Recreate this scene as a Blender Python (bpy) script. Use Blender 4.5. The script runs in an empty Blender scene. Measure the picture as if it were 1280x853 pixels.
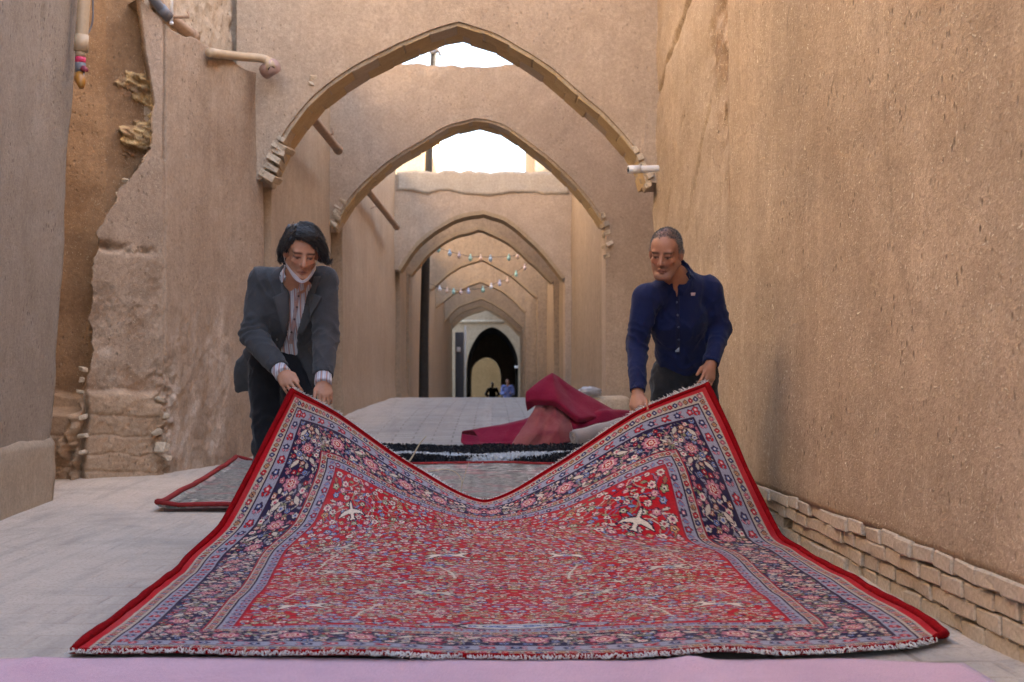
import bpy, bmesh, math, random
import numpy as np
from mathutils import Vector, Matrix
from mathutils.bvhtree import BVHTree

# ------------------------------------------------------------------ camera, world, sun
SC = bpy.context.scene
COL = SC.collection
FPX, CX, CY, CH = 1700.0, 615.0, 480.0, 0.78
cam_data = bpy.data.cameras.new("camera")
cam = bpy.data.objects.new("camera", cam_data)
COL.objects.link(cam)
cam.location = (0, 0, CH)
cam.rotation_euler = (math.radians(90), 0, 0)
cam_data.sensor_width = 36.0
cam_data.lens = FPX / 1280 * 36.0
cam_data.shift_x = (640 - CX) / 1280
cam_data.shift_y = (CY - 426.5) / 1280
cam_data.clip_end = 600
cam_data.dof.use_dof = True
cam_data.dof.focus_distance = 6.3
cam_data.dof.aperture_fstop = 5.0
SC.camera = cam

SUN_EL, SUN_DIR = math.radians(27), Vector((1.0, -0.12, 0))
world = bpy.data.worlds.new("World")
SC.world = world
world.use_nodes = True
wn = world.node_tree.nodes
sky = wn.new("ShaderNodeTexSky")
sky.sky_type = 'NISHITA'
sky.sun_disc = False
sky.sun_elevation = SUN_EL
sky.sun_rotation = math.atan2(SUN_DIR.x, SUN_DIR.y)
sky.air_density = 1.0
sky.dust_density = 4.0
sky.ozone_density = 0.6
bg = wn["Background"]
bg.inputs[1].default_value = 0.15
world.node_tree.links.new(sky.outputs[0], bg.inputs[0])

sun_data = bpy.data.lights.new("sun", 'SUN')
sun_data.energy = 3.5
sun_data.angle = math.radians(0.5)
sun_data.color = (1.0, 0.93, 0.83)
sun = bpy.data.objects.new("sun", sun_data)
COL.objects.link(sun)
_sd = Vector((SUN_DIR.x, SUN_DIR.y, math.tan(SUN_EL) * SUN_DIR.length)).normalized()
sun.rotation_euler = _sd.to_track_quat('Z', 'Y').to_euler()
SC.view_settings.view_transform = 'Standard'
SC.view_settings.look = 'None'
SC.view_settings.gamma = 1.0
SC.view_settings.exposure = 3.3
SC.cycles.max_bounces = 8
SC.cycles.diffuse_bounces = 6
SC.cycles.use_denoising = True

rng = np.random.default_rng(7)
random.seed(7)

def P(px, py, d):
    """point of the place seen at a photo pixel, at depth d"""
    return Vector(((px - CX) * d / FPX, d, CH - (py - CY) * d / FPX))

# ------------------------------------------------------------------ object helpers
def tag(o, label=None, cat=None, group=None, kind=None):
    if label: o['label'] = label
    if cat: o['category'] = cat
    if group: o['group'] = group
    if kind: o['kind'] = kind
    return o

def thing(name, label, cat, loc=(0, 0, 0), group=None):
    o = bpy.data.objects.new(name, None)
    o.empty_display_size = 0.1
    COL.objects.link(o)
    o.location = loc
    return tag(o, label, cat, group)

def link(name, me, mat=None, parent=None, smooth=True):
    o = bpy.data.objects.new(name, me)
    COL.objects.link(o)
    if mat is not None:
        me.materials.clear()
        me.materials.append(mat)
    if smooth:
        me.polygons.foreach_set('use_smooth', np.ones(len(me.polygons), dtype=bool))
    if parent is not None:
        o.parent = parent
        o.matrix_parent_inverse = Matrix.Translation(parent.location).inverted() if parent.type == 'EMPTY' else Matrix.Identity(4)
    return o

def np_mesh(name, V, F):
    """mesh from an (n,3) vertex array and an (m,4) or (m,3) face array"""
    V = np.asarray(V, dtype=np.float32); F = np.asarray(F, dtype=np.int32)
    me = bpy.data.meshes.new(name)
    me.vertices.add(len(V)); me.vertices.foreach_set('co', V.ravel())
    k = F.shape[1]
    me.loops.add(F.size); me.loops.foreach_set('vertex_index', F.ravel())
    me.polygons.add(len(F))
    me.polygons.foreach_set('loop_start', np.arange(0, F.size, k, dtype=np.int32))
    me.update(calc_edges=True)
    me.validate()
    return me

def py_mesh(name, V, F):
    me = bpy.data.meshes.new(name)
    me.from_pydata([tuple(v) for v in V], [], F)
    me.update()
    return me

def grid_faces(nu, nv, off=0):
    i = np.arange(nu - 1)[:, None] * nv + np.arange(nv - 1)[None, :]
    return np.stack([i, i + nv, i + nv + 1, i + 1], -1).reshape(-1, 4) + off

def colour(me, C, name='Col'):
    a = me.color_attributes.new(name, 'FLOAT_COLOR', 'POINT')
    C = np.asarray(C, dtype=np.float32)
    if C.shape[1] == 3:
        C = np.concatenate([C, np.ones((len(C), 1), np.float32)], 1)
    a.data.foreach_set('color', C.ravel())

def slab(name, A, back, close=True):
    """solid slab: the (nu,nv,3) front sheet A, pushed back by vector `back`, with rim and rear"""
    nu, nv = A.shape[:2]
    V = A.reshape(-1, 3)
    F = [tuple(f) for f in grid_faces(nu, nv)]
    ring = [i * nv for i in range(nu)] + [(nu - 1) * nv + j for j in range(1, nv)] + \
           [i * nv + nv - 1 for i in range(nu - 2, -1, -1)] + [j for j in range(nv - 2, 0, -1)]
    n = len(V)
    Vb = V[ring] + np.asarray(back)[None, :]
    m = len(ring)
    for k in range(m):
        a, b = ring[k], ring[(k + 1) % m]
        F.append((b, a, n + k, n + (k + 1) % m))
    if close:
        F.append(tuple(n + k for k in range(m)))
    return py_mesh(name, np.concatenate([V, Vb]), F)

def tube(pts, radii, sides=10, caps=True):
    """tube along points; returns V, F"""
    pts = [Vector(p) for p in pts]
    n = len(pts)
    if not hasattr(radii, '__len__'): radii = [radii] * n
    V, F = [], []
    up = Vector((0, 0, 1))
    t0 = (pts[1] - pts[0]).normalized()
    if abs(t0.dot(up)) > 0.9: up = Vector((1, 0, 0))
    nrm = (up - t0 * up.dot(t0)).normalized()
    for i in range(n):
        t = (pts[min(i + 1, n - 1)] - pts[max(i - 1, 0)]).normalized()
        nrm = (nrm - t * nrm.dot(t)).normalized()
        b = t.cross(nrm)
        for k in range(sides):
            a = 2 * math.pi * k / sides
            V.append(pts[i] + (nrm * math.cos(a) + b * math.sin(a)) * radii[i])
    for i in range(n - 1):
        for k in range(sides):
            k2 = (k + 1) % sides
            F.append((i * sides + k, i * sides + k2, (i + 1) * sides + k2, (i + 1) * sides + k))
    if caps:
        F.append(tuple(range(sides - 1, -1, -1)))
        F.append(tuple((n - 1) * sides + k for k in range(sides)))
    return V, F

def tube_obj(name, pts, r, mat, parent=None, sides=10):
    V, F = tube(pts, r, sides)
    return link(name, py_mesh(name, V, F), mat, parent)

def spline(pts, n):
    """smooth curve through points"""
    P_ = np.array([list(p) for p in pts], float)
    t = np.linspace(0, 1, len(P_))
    return hermite(t, P_, np.linspace(0, 1, n))

def hermite(t, Y, q, ten=1.0):
    """cubic through knots along axis 0 (finite-difference tangents)"""
    t = np.asarray(t, float); Y = np.asarray(Y, float); q = np.asarray(q, float)
    d = np.diff(Y, axis=0) / np.diff(t).reshape((-1,) + (1,) * (Y.ndim - 1))
    m = np.empty_like(Y)
    m[0], m[-1] = d[0], d[-1]
    h = np.diff(t)
    for i in range(1, len(t) - 1):
        m[i] = (d[i - 1] * h[i] + d[i] * h[i - 1]) / (h[i - 1] + h[i])
    if ten != 1.0:
        i = np.clip(np.searchsorted(t, q, side='right') - 1, 0, len(t) - 2)
        s = ((q - t[i]) / h[i]).reshape((-1,) + (1,) * (Y.ndim - 1))
        lin = Y[i] * (1 - s) + Y[i + 1] * s
        return lin * (1 - ten) + hermite(t, Y, q) * ten
    i = np.clip(np.searchsorted(t, q, side='right') - 1, 0, len(t) - 2)
    hh = h[i]; s = (q - t[i]) / hh
    sh = (-1,) + (1,) * (Y.ndim - 1)
    s_ = s.reshape(sh); hh_ = hh.reshape(sh)
    return (2*s_**3 - 3*s_**2 + 1) * Y[i] + (s_**3 - 2*s_**2 + s_) * hh_ * m[i] + \
           (-2*s_**3 + 3*s_**2) * Y[i+1] + (s_**3 - s_**2) * hh_ * m[i+1]

# lattice noise in numpy (for shapes only)
_LAT = rng.random((64, 64, 64)).astype(np.float32) * 2 - 1
def vnoise(x, y, z):
    x, y, z = np.broadcast_arrays(np.asarray(x, np.float32), np.asarray(y, np.float32), np.asarray(z, np.float32))
    xi, yi, zi = np.floor(x).astype(int), np.floor(y).astype(int), np.floor(z).astype(int)
    fx, fy, fz = x - xi, y - yi, z - zi
    fx, fy, fz = fx*fx*(3-2*fx), fy*fy*(3-2*fy), fz*fz*(3-2*fz)
    r = 0
    for a in (0, 1):
        for b in (0, 1):
            for c in (0, 1):
                r = r + _LAT[(xi+a) & 63, (yi+b) & 63, (zi+c) & 63] * \
                    (fx if a else 1-fx) * (fy if b else 1-fy) * (fz if c else 1-fz)
    return r
def fbm(x, y, z, octv=4):
    r, a, s = 0, 1.0, 1.0
    for o in range(octv):
        r = r + a * vnoise(np.asarray(x)*s + 17*o, np.asarray(y)*s + 5*o, np.asarray(z)*s)
        a *= 0.5; s *= 2.03
    return r
def sstep(a, b, x):
    t = np.clip((x - a) / (b - a), 0, 1)
    return t * t * (3 - 2 * t)

# ------------------------------------------------------------------ materials
class NT:
    """tiny node-tree writer"""
    def __init__(self, name):
        self.m = bpy.data.materials.new(name)
        self.m.use_nodes = True
        self.t = self.m.node_tree
        self.b = self.t.nodes['Principled BSDF']
        self.co = self.n('ShaderNodeTexCoord').outputs['Object']
    def n(self, kind, **kw):
        nd = self.t.nodes.new(kind)
        for k, v in kw.items(): setattr(nd, k, v)
        return nd
    def l(self, a, b): self.t.links.new(a, b)
    def set(self, sock, v):
        if isinstance(v, bpy.types.NodeSocket): self.l(v, sock)
        else: sock.default_value = v
    def map(self, scale=(1, 1, 1), rot=(0, 0, 0), loc=(0, 0, 0), src=None):
        m = self.n('ShaderNodeMapping')
        m.inputs['Scale'].default_value = scale; m.inputs['Rotation'].default_value = rot
        m.inputs['Location'].default_value = loc
        self.l(src or self.co, m.inputs['Vector'])
        return m.outputs[0]
    def noise(self, scale, detail=4, rough=0.55, vec=None, dist=0.0):
        x = self.n('ShaderNodeTexNoise')
        x.inputs['Scale'].default_value = scale; x.inputs['Detail'].default_value = detail
        x.inputs['Roughness'].default_value = rough; x.inputs['Distortion'].default_value = dist
        self.l(vec or self.co, x.inputs['Vector'])
        return x.outputs['Fac']
    def voro(self, scale, vec=None, feature='F1', out='Distance', rnd=1.0):
        x = self.n('ShaderNodeTexVoronoi', feature=feature)
        x.inputs['Scale'].default_value = scale; x.inputs['Randomness'].default_value = rnd
        self.l(vec or self.co, x.inputs['Vector'])
        return x.outputs[out]
    def ramp(self, fac, stops):
        r = self.n('ShaderNodeValToRGB')
        e = r.color_ramp.elements
        while len(e) < len(stops): e.new(0.5)
        for i, (p, c) in enumerate(stops):
            e[i].position = p
            e[i].color = (c, c, c, 1) if not hasattr(c, '__len__') else tuple(c) + (1,)
        self.l(fac, r.inputs[0])
        return r.outputs[0]
    def mix(self, fac, a, b, mode='MIX'):
        x = self.n('ShaderNodeMix', data_type='RGBA', blend_type=mode)
        for s, v in ((x.inputs[0], fac), (x.inputs[6], a), (x.inputs[7], b)):
            if not isinstance(v, bpy.types.NodeSocket) and hasattr(v, '__len__') and len(v) == 3: v = tuple(v) + (1,)
            self.set(s, v)
        return x.outputs[2]
    def math(self, op, a, b=0.5, c=None):
        x = self.n('ShaderNodeMath', operation=op)
        self.set(x.inputs[0], a); self.set(x.inputs[1], b)
        if c is not None: self.set(x.inputs[2], c)
        return x.outputs[0]
    def bump(self, h, strength=0.3, dist=0.01):
        x = self.n('ShaderNodeBump')
        x.inputs['Strength'].default_value = strength; x.inputs['Distance'].default_value = dist
        self.l(h, x.inputs['Height']); self.l(x.outputs[0], self.b.inputs['Normal'])
    def attr(self, name='Col'):
        return self.n('ShaderNodeVertexColor', layer_name=name).outputs[0]
    def done(self, col=None, rough=0.85, spec=0.2, sheen=0.0):
        if col is not None:
            if not isinstance(col, bpy.types.NodeSocket) and len(col) == 3: col = tuple(col) + (1,)
            self.set(self.b.inputs['Base Color'], col)
        self.set(self.b.inputs['Roughness'], rough)
        self.b.inputs['Specular IOR Level'].default_value = spec
        if sheen: self.b.inputs['Sheen Weight'].default_value = sheen
        return self.m

def plaster(name, c1, c2, straw=(0.62, 0.50, 0.34), straw_amt=0.6, pits=0.5, streak=0.35, rough_bump=0.5, use_attr=False, fine=1.0):
    """mud-and-straw plaster: blotches, rain streaks, straw flecks, pits"""
    c1, c2, straw = [tuple(max(q) ** 0.0 * max(q) * (x / max(q)) ** 0.75 * g for x, g in zip(q, (1.0, 1.005, 0.955))) for q in (c1, c2, straw)]
    m = NT(name)
    big = m.noise(0.9, 4, 0.6)
    med = m.noise(5.0, 5, 0.65)
    grain = m.noise(90.0 * fine, 3, 0.7)
    c = m.mix(m.ramp(big, [(0.34, 0.0), (0.66, 1.0)]), c1, c2)
    c = m.mix(m.ramp(med, [(0.38, 0.35), (0.62, 0.0)]), c, tuple(x * 0.72 for x in c1))
    st = m.noise(1.0, 4, 0.6, m.map((7.0, 7.0, 0.5)))
    c = m.mix(m.ramp(st, [(0.52, 0.0), (0.75, streak)]), c, tuple(min(1, x * 1.25) for x in c2))
    st2 = m.noise(1.0, 3, 0.6, m.map((9.0, 9.0, 0.9), loc=(3, 1, 7)))
    c = m.mix(m.ramp(st2, [(0.56, 0.0), (0.75, streak * 0.7)]), c, tuple(x * 0.7 for x in c1))
    mot = m.noise(34.0 * fine, 4, 0.7)
    c = m.mix(m.ramp(mot, [(0.36, 0.42), (0.52, 0.0)]), c, tuple(x * 0.66 for x in c1))
    c = m.mix(m.ramp(mot, [(0.55, 0.0), (0.72, 0.45)]), c, tuple(min(1, x * 1.28) for x in c2))
    if use_attr:
        c = m.mix(1.0, c, m.attr(), 'MULTIPLY')
    c = m.mix(m.ramp(grain, [(0.30, 0.45), (0.52, 0.0), (1, 0)]), c, tuple(x * 0.55 for x in c1))
    wv = m.n('ShaderNodeVectorMath', operation='MULTIPLY_ADD')       # bend the grain so straw lies every way
    nz = m.n('ShaderNodeTexNoise'); nz.inputs['Scale'].default_value = 6.0; nz.inputs['Detail'].default_value = 2
    m.l(m.co, nz.inputs['Vector']); m.l(nz.outputs['Color'], wv.inputs[0]); wv.inputs[1].default_value = (0.22, 0.22, 0.22); m.l(m.co, wv.inputs[2])
    bent = wv.outputs[0]
    f1 = m.voro(62.0 * fine, m.map((1.0, 0.55, 0.28), rot=(0.5, 0.4, 0.1), src=bent))
    f2 = m.voro(56.0 * fine, m.map((1.0, 0.28, 0.9), rot=(0.8, 0.1, 0.7), loc=(2, 5, 1), src=bent))
    f3 = m.voro(84.0 * fine, m.map((0.45, 1.0, 0.6), rot=(-0.6, 0.3, 0.2), loc=(9, 5, 3), src=bent))
    fl = m.math('MINIMUM', m.math('MINIMUM', f1, f2), f3)
    flecks = m.ramp(fl, [(0.08, 1.0), (0.17, 0.0)])
    patch = m.ramp(m.noise(3.0, 3), [(0.36, 0.3), (0.56, 1.0)])
    fm = m.math('MULTIPLY', m.math('MULTIPLY', flecks, patch), straw_amt)
    c = m.mix(fm, c, straw)
    pv = m.voro(19.0 * fine, m.map((1.2, 1.2, 0.8), rot=(.3, .2, .1)))
    pm = m.math('MULTIPLY', m.ramp(pv, [(0.10, 1.0), (0.24, 0.0)]), m.ramp(m.noise(2.2, 3), [(0.44, 0.0), (0.60, 1.0)]))
    c = m.mix(m.math('MULTIPLY', pm, pits), c, tuple(x * 0.42 for x in c1))
    h = m.math('ADD', m.math('MULTIPLY', grain, 0.6), m.math('MULTIPLY', med, 0.8))
    h = m.math('ADD', h, m.math('MULTIPLY', mot, 0.55))
    h = m.math('ADD', h, m.math('MULTIPLY', fm, 0.35))
    h = m.math('SUBTRACT', h, m.math('MULTIPLY', pm, 0.8))
    m.bump(h, rough_bump, 0.012)
    return m.done(c, 0.95, 0.1)

def plain(name, col, rough=0.6, spec=0.3, var=0.25, scale=12, bump=0.0, sheen=0.0, metallic=0.0):
    m = NT(name)
    c = m.mix(m.ramp(m.noise(scale, 4, 0.6), [(0.3, 1.0), (0.7, 0.0)]), col, tuple(x * (1 - var) for x in col))
    c = m.mix(m.ramp(m.noise(scale * 7, 3), [(0.35, 0.5), (0.6, 0.0)]), c, tuple(x * (1 - var) for x in col))
    if bump: m.bump(m.noise(scale * 5, 4), bump, 0.005)
    m.b.inputs['Metallic'].default_value = metallic
    return m.done(c, rough, spec, sheen)

def fabric(name, col, col2=None, weave=900, rough=0.85, sheen=0.3, bump=0.25, var=0.3):
    m = NT(name)
    a = m.n('ShaderNodeTexWave', wave_type='BANDS', bands_direction='DIAGONAL')
    a.inputs['Scale'].default_value = weave / 6.3; a.inputs['Distortion'].default_value = 1.5
    m.l(m.co, a.inputs['Vector'])
    col2 = col2 or tuple(x * (1 - var) for x in col)
    c = m.mix(m.ramp(m.noise(9, 5, 0.6), [(0.35, 0.0), (0.7, 1.0)]), col, col2)
    c = m.mix(m.ramp(m.noise(260, 2, 0.5), [(0.35, 0.5), (0.65, 0.0)]), c, tuple(x * 0.6 for x in col))
    h = m.math('ADD', m.math('MULTIPLY', a.outputs['Fac'], 0.25), m.noise(35, 4, 0.6))
    m.bump(h, bump, 0.006)
    return m.done(c, rough, 0.15, sheen)
# ------------------------------------------------------------------ setting: ground
M_wall_r = plaster('mud_plaster_warm', (0.40, 0.262, 0.160), (0.51, 0.352, 0.228), straw=(0.74, 0.62, 0.44), straw_amt=1.0, pits=0.8, streak=0.3, rough_bump=0.9, use_attr=True)
M_wall_l = plaster('mud_plaster_pink', (0.35, 0.228, 0.155), (0.45, 0.312, 0.222), straw_amt=0.45, pits=0.35, streak=0.35, rough_bump=.65, use_attr=True)
M_arch = plaster('mud_plaster_arch', (0.43, 0.295, 0.205), (0.50, 0.35, 0.245), straw_amt=0.5, pits=0.35, streak=0.25, rough_bump=0.6)
M_pier = plaster('mud_plaster_grey', (0.30, 0.235, 0.190), (0.335, 0.265, 0.22), straw=(0.45, 0.36, 0.28), straw_amt=0.3, pits=0.75, streak=0.15)
M_far = plaster('mud_plaster_far', (0.33, 0.220, 0.140), (0.39, 0.265, 0.17), straw_amt=0.0, pits=0.1, streak=0.5, fine=0.4)
M_pale = plaster('pale_plaster', (0.42, 0.31, 0.215), (0.48, 0.365, 0.26), straw_amt=0.0, pits=0.1, streak=0.2, fine=0.4)
M_orange = plaster('ochre_plaster', (0.46, 0.31, 0.18), (0.52, 0.36, 0.22), straw_amt=0.0, pits=0.1, streak=0.2, fine=0.5)
M_cap = plaster('washed_cob', (0.44, 0.35, 0.27), (0.48, 0.39, 0.31), straw_amt=0.2, pits=0.2, streak=0.3)
M_brick = plaster('brick_clay', (0.55, 0.34, 0.16), (0.62, 0.42, 0.22), straw_amt=0.1, pits=0.3, streak=0.0, rough_bump=0.6)
M_brick_pale = plaster('brick_pale', (0.50, 0.37, 0.26), (0.58, 0.44, 0.32), straw_amt=0.0, pits=0.4, streak=0.0, rough_bump=0.6)
M_gypsum = plaster('gypsum', (0.50, 0.36, 0.24), (0.60, 0.45, 0.31), straw_amt=0.0, pits=0.4, streak=0.0, rough_bump=0.7)
M_brick_base = plaster('brick_buff', (0.50, 0.365, 0.25), (0.58, 0.44, 0.32), straw_amt=0.15, pits=0.3, streak=0.0, rough_bump=0.7)
M_mortar = plaster('earth_mortar', (0.26, 0.175, 0.11), (0.34, 0.24, 0.155), straw_amt=0.3, pits=0.6, streak=0.0, rough_bump=0.8)

_gy = [-30, 10.2, 12, 13, 16, 19, 24, 28, 34, 45, 60, 75, 200]
_gz = [0, 0, .10, .18, .36, .45, .525, .50, .42, .08, -.72, -.95, -.95]
def gz(y): return np.interp(y, _gy, _gz)

def ground_z(X, Y):
    Z = gz(Y)
    for k in range(1, 4): Z = (Z + 0.5 * gz(Y - 0.35 * k) + 0.5 * gz(Y + 0.35 * k)) / 2
    near = sstep(7.5, 10.5, Y) * (1 - sstep(24, 32, Y))
    return Z + near * 0.10 * sstep(-1.5, -2.9, X)

def ground():
    xs = np.unique(np.concatenate([np.linspace(-150, -6, 8), np.linspace(-6, -3.4, 10), np.linspace(-3.4, 2.0, 90), np.linspace(2.0, 150, 10)]))
    ys = np.unique(np.concatenate([np.linspace(-60, 2, 8), np.linspace(2, 16, 200), np.linspace(16, 40, 80), np.linspace(40, 80, 30), np.linspace(80, 250, 8)]))
    X, Y = np.meshgrid(xs, ys, indexing='ij')
    Z = ground_z(X, Y)
    # smooth the profile a little, bank the sand up along the left wall and the brick base
    Z = Z + 0.03 * sstep(1.41, 1.50, X) * (1 - sstep(7, 9, Y)) * (0.6 + 0.8 * vnoise(X * 3, Y * 2, 0.5))
    Z = Z + 0.006 * fbm(X * 2.2, Y * 1.6, 3.0) * (np.abs(X) < 6)
    me = np_mesh('ground', np.stack([X, Y, Z], -1).reshape(-1, 3), grid_faces(len(xs), len(ys)))
    m = NT('alley_pavement')
    sx = m.n('ShaderNodeSeparateXYZ'); m.l(m.co, sx.inputs[0])
    wob = m.noise(1.3, 4, 0.6)
    xw = m.math('ADD', sx.outputs[0], m.math('MULTIPLY', m.math('SUBTRACT', wob, 0.5), 1.1))
    edge_l = m.ramp(m.math('MULTIPLY_ADD', xw, -0.5, -0.10), [(0.30, 0.0), (0.75, 1.0)])      # sand towards the left wall
    edge_r = m.ramp(m.math('MULTIPLY_ADD', xw, 0.5, 0.0), [(0.60, 0.0), (0.72, 1.0)])
    pav = m.mix(m.noise(2.0, 5, 0.6), (0.34, 0.305, 0.265), (0.46, 0.415, 0.365))
    bt = m.n('ShaderNodeTexBrick')
    bt.inputs['Scale'].default_value = 1.0; bt.inputs['Brick Width'].default_value = 0.4; bt.inputs['Row Height'].default_value = 0.2
    bt.inputs['Mortar Size'].default_value = 0.012; bt.inputs['Mortar Smooth'].default_value = 0.6
    bt.inputs['Color1'].default_value = (0.84, 0.84, 0.85, 1); bt.inputs['Color2'].default_value = (1.08, 1.06, 1.04, 1); bt.inputs['Mortar'].default_value = (0.50, 0.46, 0.42, 1)
    m.l(m.co, bt.inputs['Vector'])
    pav = m.mix(0.8, pav, bt.outputs[0], 'MULTIPLY')
    line = m.math('ABSOLUTE', m.math('SUBTRACT', sx.outputs[0], m.math('MULTIPLY_ADD', m.noise(0.8, 2), 0.06, -0.08)))
    strip = m.ramp(line, [(0.04, 0.55), (0.07, 0.0)])
    pav = m.mix(strip, pav, (0.48, 0.42, 0.36))
    sand = m.mix(m.noise(4.0, 6, 0.65), (0.43, 0.355, 0.285), (0.58, 0.49, 0.405))
    drift = m.ramp(m.noise(1.0, 5, 0.65, m.map((2.2, 0.55, 1))), [(0.45, 0.0), (0.68, 0.75)])
    c = m.mix(drift, pav, (0.43, 0.36, 0.295))
    c = m.mix(m.math('MAXIMUM', edge_l, edge_r), c, sand)
    trk = m.noise(1.0, 5, 0.7, m.map((7.0, 0.7, 1), rot=(0, 0, -0.5)))
    c = m.mix(m.ramp(trk, [(0.50, 0.0), (0.68, 0.5)]), c, (0.27, 0.235, 0.20))
    c = m.mix(m.ramp(m.noise(1.7, 5, 0.7), [(0.52, 0.0), (0.70, 0.45)]), c, (0.25, 0.225, 0.20))
    g = m.noise(70, 4, 0.75)
    c = m.mix(m.ramp(g, [(0.32, 0.5), (0.5, 0.0)]), c, (0.22, 0.18, 0.15))
    peb = m.ramp(m.voro(38), [(0.1, 1.0), (0.17, 0.0)])
    c = m.mix(m.math('MULTIPLY', peb, m.ramp(m.noise(5, 2), [(0.5, 0), (0.6, 0.7)])), c, (0.25, 0.20, 0.16))
    h = m.math('ADD', m.math('MULTIPLY', bt.outputs['Fac'], -0.3), m.math('ADD', m.noise(14, 5, 0.7), m.math('MULTIPLY', g, 0.5)))
    m.bump(h, 0.8, 0.014)
    o = link('ground', me, m.done(c, 0.9, 0.15))
    tag(o, kind='structure')
ground()

# ------------------------------------------------------------------ brick pieces (shared meshes)
def brick_mesh(name, sx, sy, sz, jit, seed, bev=0.12):
    r = random.Random(seed)
    bm = bmesh.new()
    bmesh.ops.create_cube(bm, size=1.0)
    for v in bm.verts:
        v.co.x *= sx; v.co.y *= sy; v.co.z *= sz
        v.co += Vector((r.uniform(-1, 1) * sx, r.uniform(-1, 1) * sy, r.uniform(-1, 1) * sz)) * jit
    bmesh.ops.bevel(bm, geom=list(bm.edges), offset=bev * min(sx, sy, sz), segments=1, affect='EDGES', profile=0.6)
    me = bpy.data.meshes.new(name)
    bm.to_mesh(me); bm.free()
    return me

# ------------------------------------------------------------------ right wall with its brick base
WR = 1.44
def wall_right():
    t = thing('mud_wall', 'tall straw-flecked mud wall on the right, standing on courses of buff bricks', 'wall', (WR, 6, 0))
    ys = np.unique(np.concatenate([np.linspace(-6, 2.8, 12), np.linspace(2.8, 8.28, 170), np.linspace(8.28, 8.36, 4), np.linspace(8.36, 12.3, 100)]))
    zs = np.unique(np.concatenate([np.linspace(0.235, 4.4, 170), np.linspace(4.4, 6.3, 12)]))
    Y, Z = np.meshgrid(ys, zs, indexing='ij')
    X = WR + 0.012 * fbm(Y * 0.8, Z * 0.6, 1.0) + 0.004 * fbm(Y * 5, Z * 4, 2.0)
    X = X - 0.03 * np.clip(Z - 2, 0, 5) * 0.25
    far = sstep(8.26, 8.34, Y + 0.03 * fbm(Y * 0 + 3, Z * 2.0, 0.3))
    X = X + 0.035 * far                                          # the near coat of plaster ends in a ragged seam
    X = X + far * 0.010 * fbm(Y * 3, Z * 3, 6)
    br = far * sstep(2.15, 2.6, Z + 0.35 * fbm(Y * 2.5, Z * 2.5, 4)) * (1 - sstep(8.8, 9.3, Y + 0.25 * fbm(Y * 0 + 9, Z * 3, 4)))
    X = X + 0.06 * br * (0.6 + 0.5 * fbm(Y * 9, Z * 9, 4))       # broken hollow by the seam
    for (y0, z0, y1, z1, dep, w) in ((9.6, 3.75, 12.0, 3.35, 0.05, 0.03), (8.9, 2.9, 10.3, 1.95, 0.022, 0.022), (10.3, 2.9, 11.6, 2.1, 0.015, 0.02)):
        s = np.clip(((Y - y0) * (y1 - y0) + (Z - z0) * (z1 - z0)) / ((y1 - y0) ** 2 + (z1 - z0) ** 2), 0, 1)
        dd = np.hypot(Y - y0 - s * (y1 - y0), Z - z0 - s * (z1 - z0) + 0.05 * fbm(Y * 3, Z * 3, 8))
        X = X + dep * np.exp(-(dd / w) ** 2)
    lip = 1 - sstep(0.235, 0.30, Z)
    X = X + 0.004 * lip
    A = np.stack([X, Y, Z], -1)[::-1]
    me = slab('plaster', A, (0.55, 0, 0))
    C = np.ones(A.shape); f_, b_ = far[::-1][..., None], np.clip(br[::-1], 0, 1)[..., None]
    C = C * (1 - f_) + np.array([1.04, 1.06, 1.10]) * f_
    edge = (np.exp(-((Y - 8.42) / .10) ** 2) * sstep(1.2, 2.0, Z) * np.clip(.5 + .7 * fbm(Y * 8, Z * 5, 2), 0, 1))[::-1][..., None]
    hollow = np.clip(b_ * .8 * (.6 + .6 * fbm(Y * 10, Z * 8, 5)[::-1][..., None]) + edge * .7, 0, 1)
    C = C * (1 - hollow) + np.array([.62, .52, .46]) * hollow
    pt = np.clip(fbm(Y * .9, Z * .8, 21.0) * .9, -.6, .8)[::-1][..., None]
    C = C * (1 + pt * np.array([.10, .085, .07]))
    tro_ = np.clip(fbm(Y * 1.2 + Z * .8, Z * 7.0, 31.0) - .35, 0, .6)[::-1][..., None]
    C = C * (1 - .12 * tro_)
    for (y0, z0, y1, z1) in ((4.4, .9, 4.9, 1.25), (4.9, 1.25, 5.0, 1.8), (6.6, 2.6, 6.9, 1.9)):
        s_ = np.clip(((Y - y0) * (y1 - y0) + (Z - z0) * (z1 - z0)) / ((y1 - y0) ** 2 + (z1 - z0) ** 2), 0, 1)
        dd_ = np.hypot(Y - y0 - s_ * (y1 - y0), Z - z0 - s_ * (z1 - z0) + .05 * fbm(Y * 4, Z * 4, 8))
        C = C * (1 - .35 * np.exp(-(dd_ / .016) ** 2)[::-1][..., None])
    for y_, w_, a_ in ((5.97, .045, .16), (7.05, .05, .12), (4.6, .10, .05)):
        st_ = (np.exp(-((Y - y_ - .03 * fbm(Z * 1.2, y_, 0)) / w_) ** 2) * (.55 + .45 * fbm(Y * 9, Z * 1.5, y_)))[::-1][..., None]
        C = C * (1 + a_ * np.clip(st_, 0, 1))
    foot_ = (sstep(.75, .25, Z) * np.clip(.5 + .5 * fbm(Y * 2, Z * 3, 7), 0, 1))[::-1][..., None] * .25
    C = C * (1 - foot_) + np.array([.85, .82, .80]) * foot_
    Cf = C.reshape(-1, 3)
    colour(me, np.concatenate([Cf, np.ones((len(me.vertices) - len(Cf), 3))]))
    link('plaster', me, M_wall_r, t)
    core = np.stack(np.meshgrid([0], np.linspace(-6, 12.3, 60), np.linspace(-0.3, 0.24, 5), indexing='ij'), -1)[0]
    core[..., 0] = WR + 0.065 + 0.012 * vnoise(core[..., 1] * 9, core[..., 2] * 20, 0.2)
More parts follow.
